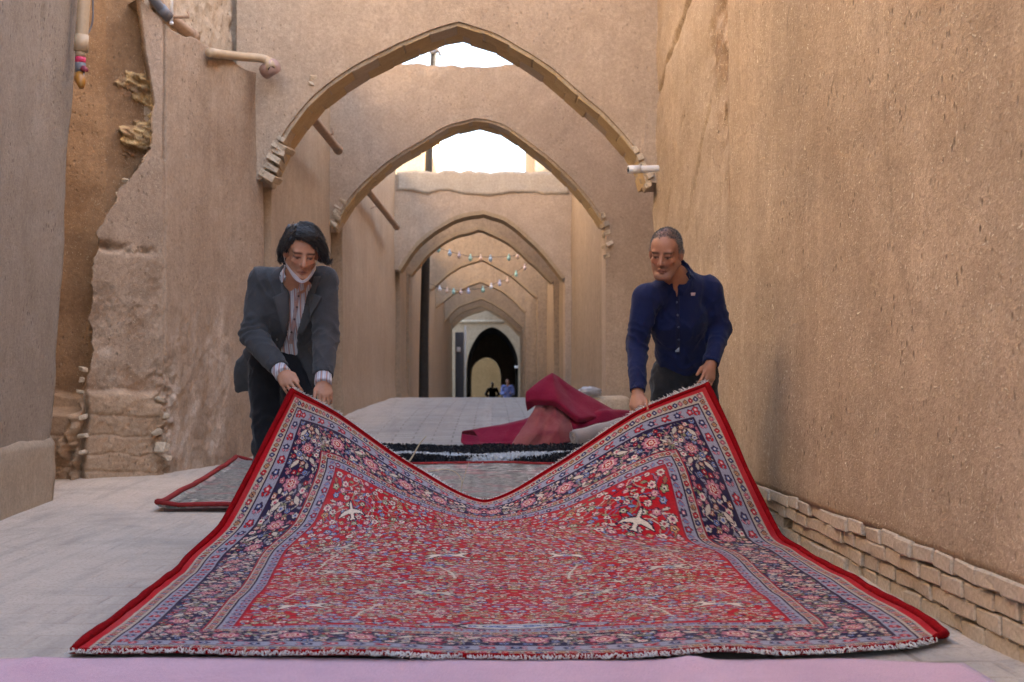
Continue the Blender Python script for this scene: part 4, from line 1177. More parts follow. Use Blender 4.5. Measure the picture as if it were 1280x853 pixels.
def maroon_carpet():
    t = thing('maroon_carpet', 'maroon carpet heaped in a peaked fold on the slope behind the rugs', 'carpet', (0.6, 13.4, 0.2))
    m = NT('maroon_felt')
    c = m.mix(m.ramp(m.noise(5, 4, 0.6), [(0.35, 0), (0.65, 1)]), (0.19, 0.010, 0.032), (0.235, 0.016, 0.044))
    c = m.mix(m.ramp(m.noise(120, 3, 0.7), [(0.35, 0.4), (0.6, 0)]), c, (0.12, 0.008, 0.025))
    m.bump(m.math('ADD', m.noise(90, 3), m.noise(12, 5, .65)), 0.6, 0.012)
    Mo = m.done(c, 0.95, 0.04, 0.1)
    m = NT('maroon_backing')
    c = m.mix(m.ramp(m.noise(4, 5, 0.6), [(0.35, 0), (0.65, 1)]), (0.22, 0.045, 0.055), (0.29, 0.10, 0.09))
    m.bump(m.noise(60, 4), 0.5, 0.01)
    Mi = m.done(c, 0.95, 0.1, 0.2)
    def sheet(name, net, mat, nu=70, nv=44, seed=0, wob=0.012):
        N = np.array([[list(P(*p)) for p in row] for row in net])
        S = hermite(np.linspace(0, 1, N.shape[0]), N, np.linspace(0, 1, nu), .55)
        S = hermite(np.linspace(0, 1, N.shape[1]), S.transpose(1, 0, 2), np.linspace(0, 1, nv), .45).transpose(1, 0, 2)
        S[..., 1] += wob * fbm(S[..., 0] * 4, S[..., 2] * 5, seed)
        S[..., 2] += .010 * (1 - np.abs(vnoise(S[..., 0] * 5 + S[..., 2] * 6, S[..., 2] * 2, seed + 4.0)) * 2)
        S[..., 1] += .022 * np.abs(vnoise(S[..., 0] * 7 - S[..., 2] * 5, S[..., 2] * 3, seed + 9.0))
        dU, dV = np.gradient(S, axis=0), np.gradient(S, axis=1)
        n = np.cross(dU, dV); n /= np.linalg.norm(n, axis=-1, keepdims=True) + 1e-9
        th = 0.012
        a, b = S + n * th / 2, S - n * th / 2
        nn = nu * nv
        F = np.concatenate([grid_faces(nu, nv), grid_faces(nu, nv, nn)[:, ::-1]])
        ring = [i * nv for i in range(nu)] + [(nu - 1) * nv + j for j in range(1, nv)] + [i * nv + nv - 1 for i in range(nu - 2, -1, -1)] + [j for j in range(nv - 2, 0, -1)]
        F = np.concatenate([F, np.array([(ring[(k + 1) % len(ring)], ring[k], nn + ring[k], nn + ring[(k + 1) % len(ring)]) for k in range(len(ring))])])
        return link(name, np_mesh(name, np.concatenate([a.reshape(-1, 3), b.reshape(-1, 3)]), F), mat, t)
    # front lobe: rolled lip at left, running right along the ground
    sheet('lower_fold', [
        [(577, 544, 13.05), (576, 553, 13.0), (582, 557, 12.95), (592, 556, 13.0), (596, 546, 13.1), (590, 539, 13.2), (578, 541, 13.2), (577, 546, 13.3)],
        [(606, 548, 13.1), (604, 554, 13.0), (612, 557, 12.92), (626, 554, 12.95), (632, 545, 13.0), (626, 534, 13.1), (612, 535, 13.2), (606, 545, 13.3)],
        [(650, 552, 13.1), (650, 556, 12.98), (660, 557, 12.9), (676, 550, 12.9), (680, 538, 12.95), (672, 524, 13.05), (655, 525, 13.2), (648, 545, 13.3)],
        [(692, 552, 13.1), (694, 556, 12.98), (705, 556, 12.92), (714, 546, 12.92), (716, 534, 12.95), (714, 520, 13.05), (700, 518, 13.2), (692, 540, 13.3)],
        [(735, 540, 13.3), (738, 542, 13.2), (745, 540, 13.1), (752, 534, 13.05), (757, 526, 13.05), (756, 515, 13.1), (745, 513, 13.2), (738, 530, 13.4)],
        [(776, 536, 13.5), (780, 538, 13.4), (784, 536, 13.3), (788, 530, 13.25), (792, 524, 13.25), (790, 515, 13.3), (782, 514, 13.4), (776, 528, 13.6)]], Mo, 90, 60, 1)
    # the underside turned outwards in front of the peak
    sheet('turned_back', [
        [(638, 557, 12.90), (648, 545, 12.90), (660, 526, 12.98), (672, 506, 13.10), (684, 488, 13.2)],
        [(656, 557, 12.82), (664, 543, 12.82), (673, 524, 12.94), (680, 505, 13.06), (688, 487, 13.18)],
        [(676, 557, 12.86), (680, 541, 12.86), (684, 522, 12.98), (687, 504, 13.10), (691, 487, 13.20)],
        [(698, 556, 12.80), (698, 540, 12.80), (696, 521, 12.93), (694, 503, 13.06), (693, 487, 13.18)],
        [(717, 553, 12.90), (716, 538, 12.92), (711, 520, 13.04), (704, 504, 13.14), (697, 489, 13.22)]], Mi, 50, 50, 2)
    # the peak: a hood with a hollow on its left, sloping off to the right
    sheet('peaked_fold', [
        [(659, 514, 13.10), (657, 503, 13.02), (658, 491, 13.02), (672, 480, 13.08), (690, 468, 13.18), (692, 474, 13.5), (684, 500, 13.7)],
        [(672, 507, 13.02), (672, 499, 12.96), (675, 489, 12.98), (682, 478, 13.06), (690, 468, 13.17), (694, 475, 13.5), (692, 500, 13.7)],
        [(694, 508, 12.96), (695, 502, 12.92), (694, 492, 12.98), (692, 480, 13.07), (690.5, 468, 13.17), (697, 477, 13.5), (702, 505, 13.7)],
        [(722, 528, 12.92), (723, 522, 12.90), (716, 506, 13.05), (706, 488, 13.16), (694, 470, 13.20), (708, 484, 13.5), (715, 512, 13.7)],
        [(740, 526, 13.05), (742, 521, 13.04), (738, 511, 13.12), (730, 499, 13.2), (720, 488, 13.28), (730, 497, 13.5), (738, 516, 13.7)],
        [(770, 526, 13.22), (772, 522, 13.22), (772, 519, 13.24), (770, 516, 13.28), (766, 513, 13.34), (770, 516, 13.5), (772, 524, 13.6)]], Mo, 90, 60, 3, .006)
maroon_carpet()

def rolled_carpet():
    t = thing('rolled_carpet', 'small pale grey rolled carpet lying against the maroon one', 'carpet', (1.0, 12.9, 0.2))
    a, b = P(716, 548, 12.75), P(792, 528, 13.0)
    V, F = [], []
    ax = (b - a).normalized(); s = ax.cross(Vector((0, 0, 1))).normalized(); u = s.cross(ax)
    n = 70
    for end in np.linspace(0, 1, 24):
        for k in range(n):
            th = k / (n - 1) * 2 * math.pi * 3.2
            r_ = 0.022 + 0.058 * k / (n - 1) + 0.004 * math.sin(end * 17 + th)
            V.append(a + (b - a) * end + (s * math.cos(th) + u * math.sin(th)) * r_)
    me = np_mesh('carpet_roll', [tuple(v) for v in V], grid_faces(24, n))
    o = link('carpet_roll', me, fabric('grey_felt', (0.36, 0.31, 0.29), (0.28, 0.24, 0.23)), t)
    md = o.modifiers.new('thick', 'SOLIDIFY'); md.thickness = 0.008
    o.data.materials[0]
rolled_carpet()

# stone step and plastic bag by the second arch's pier
def step_and_bag():
    me = brick_mesh('stone_step', 0.42, 0.5, 0.34, 0.02, 8, 0.12)
    o = link('stone_step', me, M_brick_pale); o.location = P(762, 498, 15.2); o.rotation_euler = (0, 0, .05)
    o.location.z = float(gz(15.2)) + 0.16
    tag(o, 'low mud-brown stone step at the foot of the second arch pier on the right', 'step')
    nu, nv = 26, 18
    th, ph = np.meshgrid(np.linspace(0, 2 * np.pi, nu), np.linspace(0.02, np.pi - .02, nv), indexing='ij')
    n = 1 + .30 * np.abs(fbm(np.cos(th) * 2.5, np.sin(th) * 2.5, ph * 2)) - .1
    X = .13 * np.sin(ph) * np.cos(th) * n; Y = .10 * np.sin(ph) * np.sin(th) * n; Z = .055 * np.cos(ph) * n
    me = np_mesh('plastic_bag', np.stack([X, Y, Z], -1).reshape(-1, 3), grid_faces(nu, nv))
    o = link('plastic_bag', me, plain('grey_plastic', (0.42, 0.42, 0.44), 0.4, 0.5))
    o.location = P(737, 490, 15.0)
    tag(o, 'crumpled grey plastic bag beside the stone step near the right pier', 'bag')
    o2 = link('stone_step', brick_mesh('stone_step', 0.36, 0.4, 0.30, 0.06, 9, 0.2), M_brick_pale)
    o2.location = (P(737, 490, 15.0).x, 15.02, P(737, 490, 15.0).z - .24)
    tag(o2, 'rough low stone block under the crumpled grey plastic bag', 'step')
step_and_bag()

# dry grass stalks stuck to the lifted rug
M_straw = plain('straw', (0.55, 0.45, 0.30), 0.8)
def stalk(label, pts, r0=0.0035):
    c = spline([P(*p) for p in pts], 24)
    o = tube_obj('straw_stalk', list(c), list(np.linspace(r0, r0 * .5, 24)), M_straw, None, 5)
    tag(o, label, 'straw', 'dry straw stalks behind the lifted rug')
stalk('dry straw stalk leaning up behind the left half of the lifted rug', [(508, 582, 7.0), (515, 572, 7.0), (524, 556, 7.0), (533, 545, 7.0)], .006)
stalk('thin dry straw bent in a loop above the sagging middle of the rug', [(532, 590, 6.6), (560, 587, 6.6), (575, 596, 6.6), (577, 610, 6.6), (575, 622, 6.6)], .003)
stalk('thin dry straw standing up from the loop beside the sagging rug edge', [(575, 622, 6.62), (578, 604, 6.62), (586, 578, 6.62)], .003)

# ------------------------------------------------------------------ pipes, pole, tube lamp
M_pvc = plain('cream_pvc', (0.50, 0.37, 0.24), 0.45, 0.4, 0.2, 8)
M_pvcmud = plain('muddy_pipe', (0.40, 0.27, 0.185), 0.8, 0.2, 0.3, 14, 0.3)
M_greypipe = plain('grey_pipe', (0.16, 0.16, 0.18), 0.5, 0.4)
M_pvcpink = plain('pink_pipe', (0.45, 0.30, 0.26), 0.5, 0.4)
M_whitepvc = plain('white_pvc', (0.72, 0.70, 0.68), 0.4, 0.4, 0.1)

def wall_pipe(label, pts, r, mat, n=20, bracket=None):
    t = thing('drain_pipe', label, 'pipe', tuple(P(*pts[0])), 'pipes fixed along the alley walls')
    c = spline([P(*p) for p in pts], n) if len(pts) > 2 else np.array([list(P(*pts[0]).lerp(P(*pts[1]), k / (n - 1))) for k in range(n)])
    tube_obj('pipe', list(c), r, mat, t, 12)
    e = Vector(c[-1]); d = (Vector(c[-1]) - Vector(c[-3])).normalized()
    tube_obj('collar', [e - d * .10, e + d * .004], r * 1.14, mat, t, 12)
    tube_obj('bore', [e + d * .0045, e + d * .0065], r * .82, M_black, t, 12)
    if bracket:
        b0 = P(*bracket[0]); tube_obj('bracket', [b0, P(*bracket[1]), P(*bracket[2])], 0.012, mat, t, 6)
    return t
t = wall_pipe('thick cream pipe pointing down at the top of the near grey pier, bandaged with tape', [(107, -30, 8.6), (102.5, 40, 8.6), (101, 64, 8.6)], 0.040, M_pvc)
tube_obj('pink_tape', [P(100.8, 72, 8.6), P(100.5, 79, 8.6)], 0.034, plain('pink_tape', (0.60, 0.05, 0.13), 0.5), t, 12)
tube_obj('neck', [P(101, 64, 8.6), P(100.8, 72, 8.6)], [0.038, 0.032], M_pvc, t, 12)
tube_obj('grey_tape', [P(100.5, 79, 8.6), P(100, 91, 8.6)], [0.035, 0.03], M_greypipe, t, 12)
tube_obj('tape_knot', [P(104, 86, 8.58), P(109, 88, 8.56)], [0.022, 0.012], plain('dull_red_tape', (0.30, 0.06, 0.09), 0.6), t, 8)
tube_obj('amber_spout', [P(100, 91, 8.6), P(100, 99, 8.58), P(102, 109, 8.54)], [0.026, 0.038, 0.018], plain('amber_plastic', (0.38, 0.17, 0.03), 0.35, 0.5), t, 12)
c = spline([P(116, -10, 8.75), P(116, 22, 8.75), P(113, 36, 8.75), P(108, 45, 8.72)], 20)
o = tube_obj('thin_wire', list(c), 0.006, M_greypipe); tag(o, 'thin dark wire hanging in the ochre recess right of the taped pipe', 'wire')
wall_pipe('wide muddy pipe slanting down along the parapet at upper left', [(172, -32, 9.9), (206, 15, 10.6), (243, 47, 11.2)], 0.046, M_pvcmud, bracket=((214, 22, 10.6), (236, 21.5, 10.6), (235, 15, 10.6)))
wall_pipe('dark grey pipe running beside the muddy pipe at upper left', [(180, -20, 10.1), (196, 4, 10.2), (211, 22, 10.3)], 0.036, M_greypipe)
wall_pipe('cream spout pipe sticking out over the parapet towards the first arch', [(262, 66, 10.9), (300, 71, 11.6), (325, 73, 11.78), (335, 77, 11.8), (339, 86, 11.76)], 0.038, M_pvc)
tube_obj('clay_socket', [P(331, 90, 11.86), P(344, 82, 11.78)], 0.065, M_pvcpink, None, 14)
bpy.data.objects['clay_socket']['label'] = 'pinkish clay socket under the mouth of the cream spout pipe'; bpy.data.objects['clay_socket']['category'] = 'pipe socket'
wall_pipe('muddy pipe sloping down the left wall just behind the first arch', [(380, 134, 12.9), (423, 188, 15.0)], 0.046, M_pvcmud, bracket=((408, 170, 14.2), (416, 168, 14.2), (415, 160, 14.2)))
wall_pipe('thin muddy pipe sloping down the left wall just behind the second arch', [(447, 222, 17.5), (496, 284, 22.5)], 0.050, M_pvcmud, bracket=((475, 256, 20.2), (462, 261, 20.1), (457, 264, 20.0)))
wall_pipe('white pipe stub sticking out of the right wall at the first arch', [(823, 211, 11.6), (786, 212, 11.55)], 0.030, M_whitepvc)
t = thing('tube_lamp', 'white fluorescent tube fixed upright by the pipes at upper left', 'lamp', tuple(P(214, 20, 10.5)))
tube_obj('tube', [P(214.5, -40, 10.45), P(214.5, 28, 10.45)], 0.013, M_whitepvc, t, 10)
tube_obj('end_cap', [P(214.5, 28, 10.45), P(214.5, 31, 10.45)], 0.016, M_whitepvc, t, 10)

t = thing('utility_pole', 'tall dark pole at the left side behind the fourth arch, rising above the arches', 'pole', tuple(P(530, 497, 28.6)))
pl = [P(529.5, 505, 28.6), P(530.5, 400, 28.6), P(536, 200, 28.6), P(542.5, 58, 28.6)]
M_pole = plain('weathered_pole', (0.055, 0.048, 0.042), 0.8, 0.2, 0.4, 5, 0.3)
c = spline(pl, 20)
tube_obj('shaft', list(c), list(np.linspace(.105, .062, 20)), M_pole, t, 12)
V, F = tube([P(537, 66, 28.5), P(550, 64, 28.5)], 0.035, 8)
link('crossarm', py_mesh('crossarm', V, F), M_greypipe, t)
for q in ((547, 62), (550, 67)):
    V, F = tube([P(q[0], q[1] + 3, 28.45), P(q[0], q[1] - 3, 28.45)], [0.03, 0.045], 8)
    link('insulator', py_mesh('insulator', V, F), M_greypipe, t)
t = thing('notice_post', 'dark grey door post on the left of the last arches with a small white notice', 'post', tuple(P(574, 497, 56.6)))
o = link('post', brick_mesh('post', 0.36, 0.16, 3.1, 0.004, 12, 0.1), plain('slate_paint', (0.10, 0.10, 0.115), 0.6), t); o.location = P(574.5, 462, 56.9)
o = link('notice', brick_mesh('notice', 0.15, 0.03, 0.19, 0.0, 13, 0.05), M_white, t); o.location = P(573.3, 437, 56.78)
o = link('edge_strip', brick_mesh('edge_strip', 0.07, 0.12, 3.4, 0.0, 14, 0.2), M_white, t); o.location = P(581.5, 458, 56.95)

# ------------------------------------------------------------------ bulb strings
def bulb_mesh(col, name):
    bm = bmesh.new()
    bmesh.ops.create_uvsphere(bm, u_segments=10, v_segments=8, radius=0.045)
    for v in bm.verts: v.co.z *= 1.25
    r = bmesh.ops.create_cone(bm, segments=8, radius1=0.022, radius2=0.018, depth=0.05, cap_ends=True)
    for v in r['verts']: v.co.z += 0.072
    me = bpy.data.meshes.new('bulb'); bm.to_mesh(me); bm.free()
    me.materials.append(plain(name, col, 0.25, 0.5, 0.1))
    return me
BULB = {'w': bulb_mesh((0.72, 0.70, 0.70), 'white_glass'), 'g': bulb_mesh((0.34, 0.55, 0.48), 'green_glass'), 'b': bulb_mesh((0.36, 0.48, 0.60), 'blue_glass'),
        'o': bulb_mesh((0.66, 0.48, 0.36), 'orange_glass'), 'r': bulb_mesh((0.50, 0.40, 0.40), 'rose_glass'), 'v': bulb_mesh((0.42, 0.45, 0.62), 'violet_glass')}
def bulb_string(label, pts, d):
    t = thing('bulb_string', label, 'string lights', tuple(P(pts[0][0], pts[0][1], d)), 'bulb strings hung across the far arches')
    for px, py, k in pts:
        if k == '-': continue
        o = link('bulb', BULB[k], None, t); o.location = P(px, py, d)
    c = spline([P(px, py - 2.6, d) for px, py, k in pts], 60)
    tube_obj('wire', list(c), 0.006, M_black, t, 5)
bulb_string('upper strand of coloured bulbs strung across under the fourth arch', [(512, 298, '-'), (532.8, 306.8, 'w'), (548, 312.5, 'g'), (562, 317.4, 'b'), (574, 320.2, 'r'), (588, 323.5, 'g'), (601, 323.7, 'o'), (613, 324.4, 'b'), (636, 323, 'g'), (647, 321, 'o'), (668, 312, '-')], 29.5)
bulb_string('lower strand of coloured bulbs rising to the right, nearer the fifth arch', [(536, 357, '-'), (549.6, 362, 'w'), (558.8, 364, 'o'), (567, 365.2, 'g'), (576, 365.9, 'r'), (585.5, 364.9, 'v'), (603.8, 363, 'g'), (614, 358.9, 'w'), (624.5, 355, 'v'), (634, 351.8, 'o'), (645, 343.4, 'g'), (656, 335, 'r'), (672, 322, '-')], 32.5)
# ------------------------------------------------------------------ implicit-surface modelling for the people
def _n(v): 
    v = np.asarray(v, float); return v / (np.linalg.norm(v) + 1e-12)

class Vol:
    """signed-distance volume on a (possibly uneven) grid, meshed with surface nets"""
    def __init__(s, xs, ys, zs):
        s.ax = [np.asarray(a, np.float32) for a in (xs, ys, zs)]
        s.F = np.full([len(a) for a in s.ax], 0.5, np.float32)
    def sub(s, lo, hi):
        sl = []
        for a, l, h in zip(s.ax, lo, hi):
            i, j = np.searchsorted(a, l), np.searchsorted(a, h)
            sl.append(slice(max(i - 1, 0), min(j + 1, len(a))))
        g = [s.ax[0][sl[0]][:, None, None], s.ax[1][sl[1]][None, :, None], s.ax[2][sl[2]][None, None, :]]
        return tuple(sl), g
    def op(s, fn, lo, hi, k=0.01, mode='add', pad=0.03):
        lo = np.asarray(lo) - pad - k; hi = np.asarray(hi) + pad + k
        sl, g = s.sub(lo, hi)
        if any(x.stop - x.start < 1 for x in sl): return
        d = np.asarray(fn(*g), np.float32); a = s.F[sl]
        if mode == 'add':
            h = np.clip(.5 + .5 * (a - d) / k, 0, 1); s.F[sl] = a * (1 - h) + d * h - k * h * (1 - h)
        else:                                             # cut
            h = np.clip(.5 - .5 * (a + d) / k, 0, 1); s.F[sl] = a * (1 - h) - d * h + k * h * (1 - h)
    def cone(s, a, b, r1, r2, k=0.01, mode='add', flat=None):
        """round cone; flat=(direction, factor) squashes it along a direction"""
        a, b = np.asarray(a, float), np.asarray(b, float); ba = b - a; L = ba @ ba + 1e-9
        R = max(r1, r2)
        if flat is not None: fd, ff = _n(flat[0]), flat[1]; R = R * max(1, ff)
        def fn(x, y, z):
            px, py, pz = x - a[0], y - a[1], z - a[2]
            h = np.clip((px * ba[0] + py * ba[1] + pz * ba[2]) / L, 0, 1)
            px, py, pz = px - h * ba[0], py - h * ba[1], pz - h * ba[2]
            if flat is not None:
                q = px * fd[0] + py * fd[1] + pz * fd[2]
                e = q * (1 / ff - 1)
                px, py, pz = px + e * fd[0], py + e * fd[1], pz + e * fd[2]
                return (np.sqrt(px * px + py * py + pz * pz) - (r1 + (r2 - r1) * h)) * min(1, ff)
            return np.sqrt(px * px + py * py + pz * pz) - (r1 + (r2 - r1) * h)
        s.op(fn, np.minimum(a, b) - R, np.maximum(a, b) + R, k, mode)
    def ell(s, c, r, Rm=None, k=0.01, mode='add'):
        """ellipsoid with radii r in the frame Rm (rows = axes)"""
        c = np.asarray(c, float); Rm = np.eye(3) if Rm is None else np.asarray(Rm); R = max(r)
        def fn(x, y, z):
            p = [(x - c[0]) * Rm[i][0] + (y - c[1]) * Rm[i][1] + (z - c[2]) * Rm[i][2] for i in range(3)]
            q = np.sqrt(sum((p[i] / r[i]) ** 2 for i in range(3)) + 1e-12)
            g = np.sqrt(sum((p[i] / r[i] ** 2) ** 2 for i in range(3)) + 1e-12)
            return q * (q - 1) / g
        s.op(fn, c - R, c + R, k, mode)
    def free(s, fn, lo, hi, k=0.006, mode='cut'): s.op(fn, lo, hi, k, mode, 0.0)
    def mesh(s):
        F = s.F; ins = F < 0
        nx, ny, nz = F.shape
        c = np.zeros((nx - 1, ny - 1, nz - 1), np.int8)
        for i in (0, 1):
            for j in (0, 1):
                for k in (0, 1): c += ins[i:nx - 1 + i, j:ny - 1 + j, k:nz - 1 + k]
        act = np.argwhere((c > 0) & (c < 8))
        idx = np.full(c.shape, -1, np.int32); idx[tuple(act.T)] = np.arange(len(act))
        acc = np.zeros((len(act), 3)); cnt = np.zeros(len(act))
        cor = [(i, j, k) for i in (0, 1) for j in (0, 1) for k in (0, 1)]
        def pos(off): return np.stack([s.ax[d][act[:, d] + off[d]] for d in range(3)], 1).astype(float)
        for p in cor:
            for d in range(3):
                if p[d]: continue
                q = list(p); q[d] = 1
                fa = F[act[:, 0] + p[0], act[:, 1] + p[1], act[:, 2] + p[2]]; fb = F[act[:, 0] + q[0], act[:, 1] + q[1], act[:, 2] + q[2]]
                m = (fa < 0) != (fb < 0)
                t = np.where(m, fa / np.where(m, fa - fb, 1), 0)
                acc += np.where(m[:, None], pos(p) + (pos(q) - pos(p)) * t[:, None], 0); cnt += m
        V = acc / cnt[:, None]
        Q = []
        for d in range(3):
            e1, e2 = [(1, 2), (2, 0), (0, 1)][d]
            A = np.take(ins, range(F.shape[d] - 1), d); B = np.take(ins, range(1, F.shape[d]), d)
            E = np.argwhere(A != B)
            E = E[(E[:, e1] > 0) & (E[:, e2] > 0) & (E[:, e1] < F.shape[e1] - 1) & (E[:, e2] < F.shape[e2] - 1)]
            a = A[tuple(E.T)]
            def gi(o1, o2):
                e = E.copy(); e[:, e1] -= o1; e[:, e2] -= o2
                return idx[tuple(e.T)]
            q = np.stack([gi(1, 1), gi(0, 1), gi(0, 0), gi(1, 0)], 1)
            q[~a] = q[~a][:, ::-1]
            Q.append(q)
        Q = np.concatenate(Q)
        return V, Q[(Q >= 0).all(1)]

def vnormals(V, F):
    n = np.zeros_like(V)
    fn = np.cross(V[F[:, 2]] - V[F[:, 0]], V[F[:, 3]] - V[F[:, 1]])
    for k in range(4): np.add.at(n, F[:, k], fn)
    return n / (np.linalg.norm(n, axis=1, keepdims=True) + 1e-12)

def smooth_mesh(V, F, it=1):
    for _ in range(it):
        a = np.zeros_like(V); c = np.zeros(len(V))
        for k in range(4):
            for o in (1, 3):
                np.add.at(a, F[:, k], V[F[:, (k + o) % 4]]); np.add.at(c, F[:, k], 1)
        V = V * .5 + .5 * a / np.maximum(c, 1)[:, None]
    return V

def vol_box(pts, pad, h):
    p = np.array([list(q) for q in pts]); lo, hi = p.min(0) - pad, p.max(0) + pad
    return Vol(*[np.arange(lo[i], hi[i], h) for i in range(3)])

# local frame helper for heads: columns right(x), forward(y), up(z)
def frame(fwd, up):
    f = _n(fwd); u = np.asarray(up, float); u = _n(u - f * (u @ f)); r = np.cross(f, u)
    return np.stack([r, f, u])            # rows are the axes

def head_sdf(v, c, R, stub=False, s=1.0, jaw=1.0, nose=1.0, lid=1.0, slim=1.0):
    W = lambda x, y, z: np.asarray(c) + s * (R[0] * x + R[1] * y + R[2] * z)
    E = lambda p, r, k, m='add': v.ell(W(*p), [q * s for q in r], R, k * s, m)
    Cn = lambda a, b, r1, r2, k, m='add': v.cone(W(*a), W(*b), r1 * s, r2 * s, k * s, m)
    E((0, -.012, .040), (.074, .095, .084), .01)
    E((0, .030, -.020), (.058 * slim, .062, .082), .02)
    E((0, .050, .045), (.060, .042, .048), .02)
    for sg in (-1, 1):
        Cn((sg * .057 * slim, .000, -.050), (sg * .026 * jaw, .070, -.098), .020, .018, .022)
        E((sg * .041 * slim, .064, -.020), (.020, .020, .017), .012)
        if slim < 1: E((sg * .056, .076, -.052), (.012, .018, .018), .016, 'cut')
    Cn((-.012, .078, -.100), (.012, .078, -.100), .018, .018, .018)
    Cn((-.040, .081, .027), (.040, .081, .027), .0125, .0125, .010)
    for sg in (-1, 1): E((sg * .031, .104, .006), (.022, .021, .0135), .009, 'cut')
    for sg in (-1, 1):
        E((sg * .031, .078, .005), (.0145, .0135, .0125), .002)
        E((sg * .031, .0795, .0105 + .004 * (1 - lid)), (.019, .0135, .0080), .004)
        E((sg * .031, .0785, -.006), (.018, .012, .0060), .004)         # upper lid, half closed
    Cn((0, .088, .020), (0, .113 * (1 + .06 * (nose - 1)), -.026), .0075, .0105 * nose, .008)
    for sg in (-1, 1): E((sg * .0115 * nose, .100, -.030), (.0085, .010, .0075), .006)
    for sg in (-1, 1): Cn((0, .090, -.0580), (sg * .020, .083, -.0640), .0065, .0050, .007)
    E((0, .0935, -.0585), (.014, .007, .006), .006)
    E((0, .0915, -.0705), (.018, .0085, .0068), .006)
    for sg in (-1, 1): Cn((0, .1005, -.0642), (sg * .023, .0895, -.0715), .0024, .0018, .002, 'cut')
    for sg in (-1, 1):
        E((sg * .066, -.010, -.004), (.018, .016, .026), .010)
        E((sg * .077, -.008, -.004), (.010, .021, .033), .006)

def head_paint(V, Cc, c, R, base, s=1.0, stub=0.0, brow=(.02, .014, .01), grey=False):
    L = (V - np.asarray(c)) @ R.T / s
    x, y, z = L.T; ax = np.abs(x)
    col = Cc
    def put(m, q):
        col[:] = col * (1 - m[:, None]) + np.asarray(q) * m[:, None]
    inh = (np.linalg.norm(L * [1, .8, .8], axis=1) < .125)
    F_ = inh & (y > .03)
    put(F_ * np.exp(-(((ax - .042) / .02) ** 2 + ((z + .025) / .02) ** 2)) * .35, base * [1.10, .80, .75])
    put(F_ * np.exp(-((x / .014) ** 2 + ((z + .028) / .016) ** 2)) * .35, base * [1.1, .82, .75])
    if stub:
        b = inh * sstep(-.030, -.058, z + .35 * np.maximum(0, ax - .035) * -1) * sstep(-.03, .02, y)
        put(b * stub * (.75 + .25 * vnoise(x * 420, y * 420, z * 420)), (.060, .042, .034) if grey else (.075, .045, .032))
        put(F_ * np.exp(-((x / .022) ** 2 + ((z + .047) / .006) ** 2)) * stub * .9, (.075, .05, .04))
    put(F_ * (np.exp(-((x / .021) ** 4 + ((z + .0645 + .0075 * (x / .022) ** 2) / .0095) ** 4)) * (y > .075)) * .75, (.30, .11, .085))
    put(F_ * np.exp(-((x / .024) ** 4 + ((z + .0642 + .0075 * (x / .022) ** 2) / .0022) ** 2)) * (y > .07) * .9, (.06, .018, .014))
    # eyes: dark lash line, white and iris looking down, socket shade painted over the lids
    e = F_ * np.exp(-((((ax - .031) / .0165) ** 2 + ((z - .0035) / .0082) ** 2) ** 2))
    put(e * .75, base * .40)
    e2 = F_ * np.exp(-((((ax - .031) / .0135) ** 2 + ((z - .0005) / .0042) ** 2) ** 3))
    put(e2 * .75, (.30, .25, .22))
    e3 = F_ * np.exp(-((((ax - .031) / .0072) ** 2 + ((z - .0005) / .0060) ** 2) ** 3))
    put(e3, (.018, .010, .008))
    lash = F_ * np.exp(-(((z - .0052 + ((ax - .031) / .016) ** 2 * .004) / .0030) ** 2)) * np.exp(-(((ax - .031) / .0175) ** 6))
    put(lash * .95, (.012, .008, .007))
    bz = .0255 - .10 * np.maximum(0, ax - .034) ** 1 * .6
    bw = F_ * np.exp(-(((z - bz) / .0058) ** 2)) * np.exp(-(((ax - .033) / .023) ** 6))
    put(F_ * np.exp(-(((ax - .030) / .020) ** 2 + ((z - .010) / .011) ** 2)) * .30, base * .55)  # eye-socket shadow painted into the skin
    put(bw * .92, brow)
    put(F_ * np.exp(-(((ax - .0105) / .0042) ** 2 + ((z + .0375) / .0032) ** 2)) * .85, (.05, .016, .012))
    put(inh * np.exp(-(((ax - .084) / .012) ** 2 + ((z - .0) / .014) ** 2 + ((y + .004) / .010) ** 2)) * .4, base * .55)

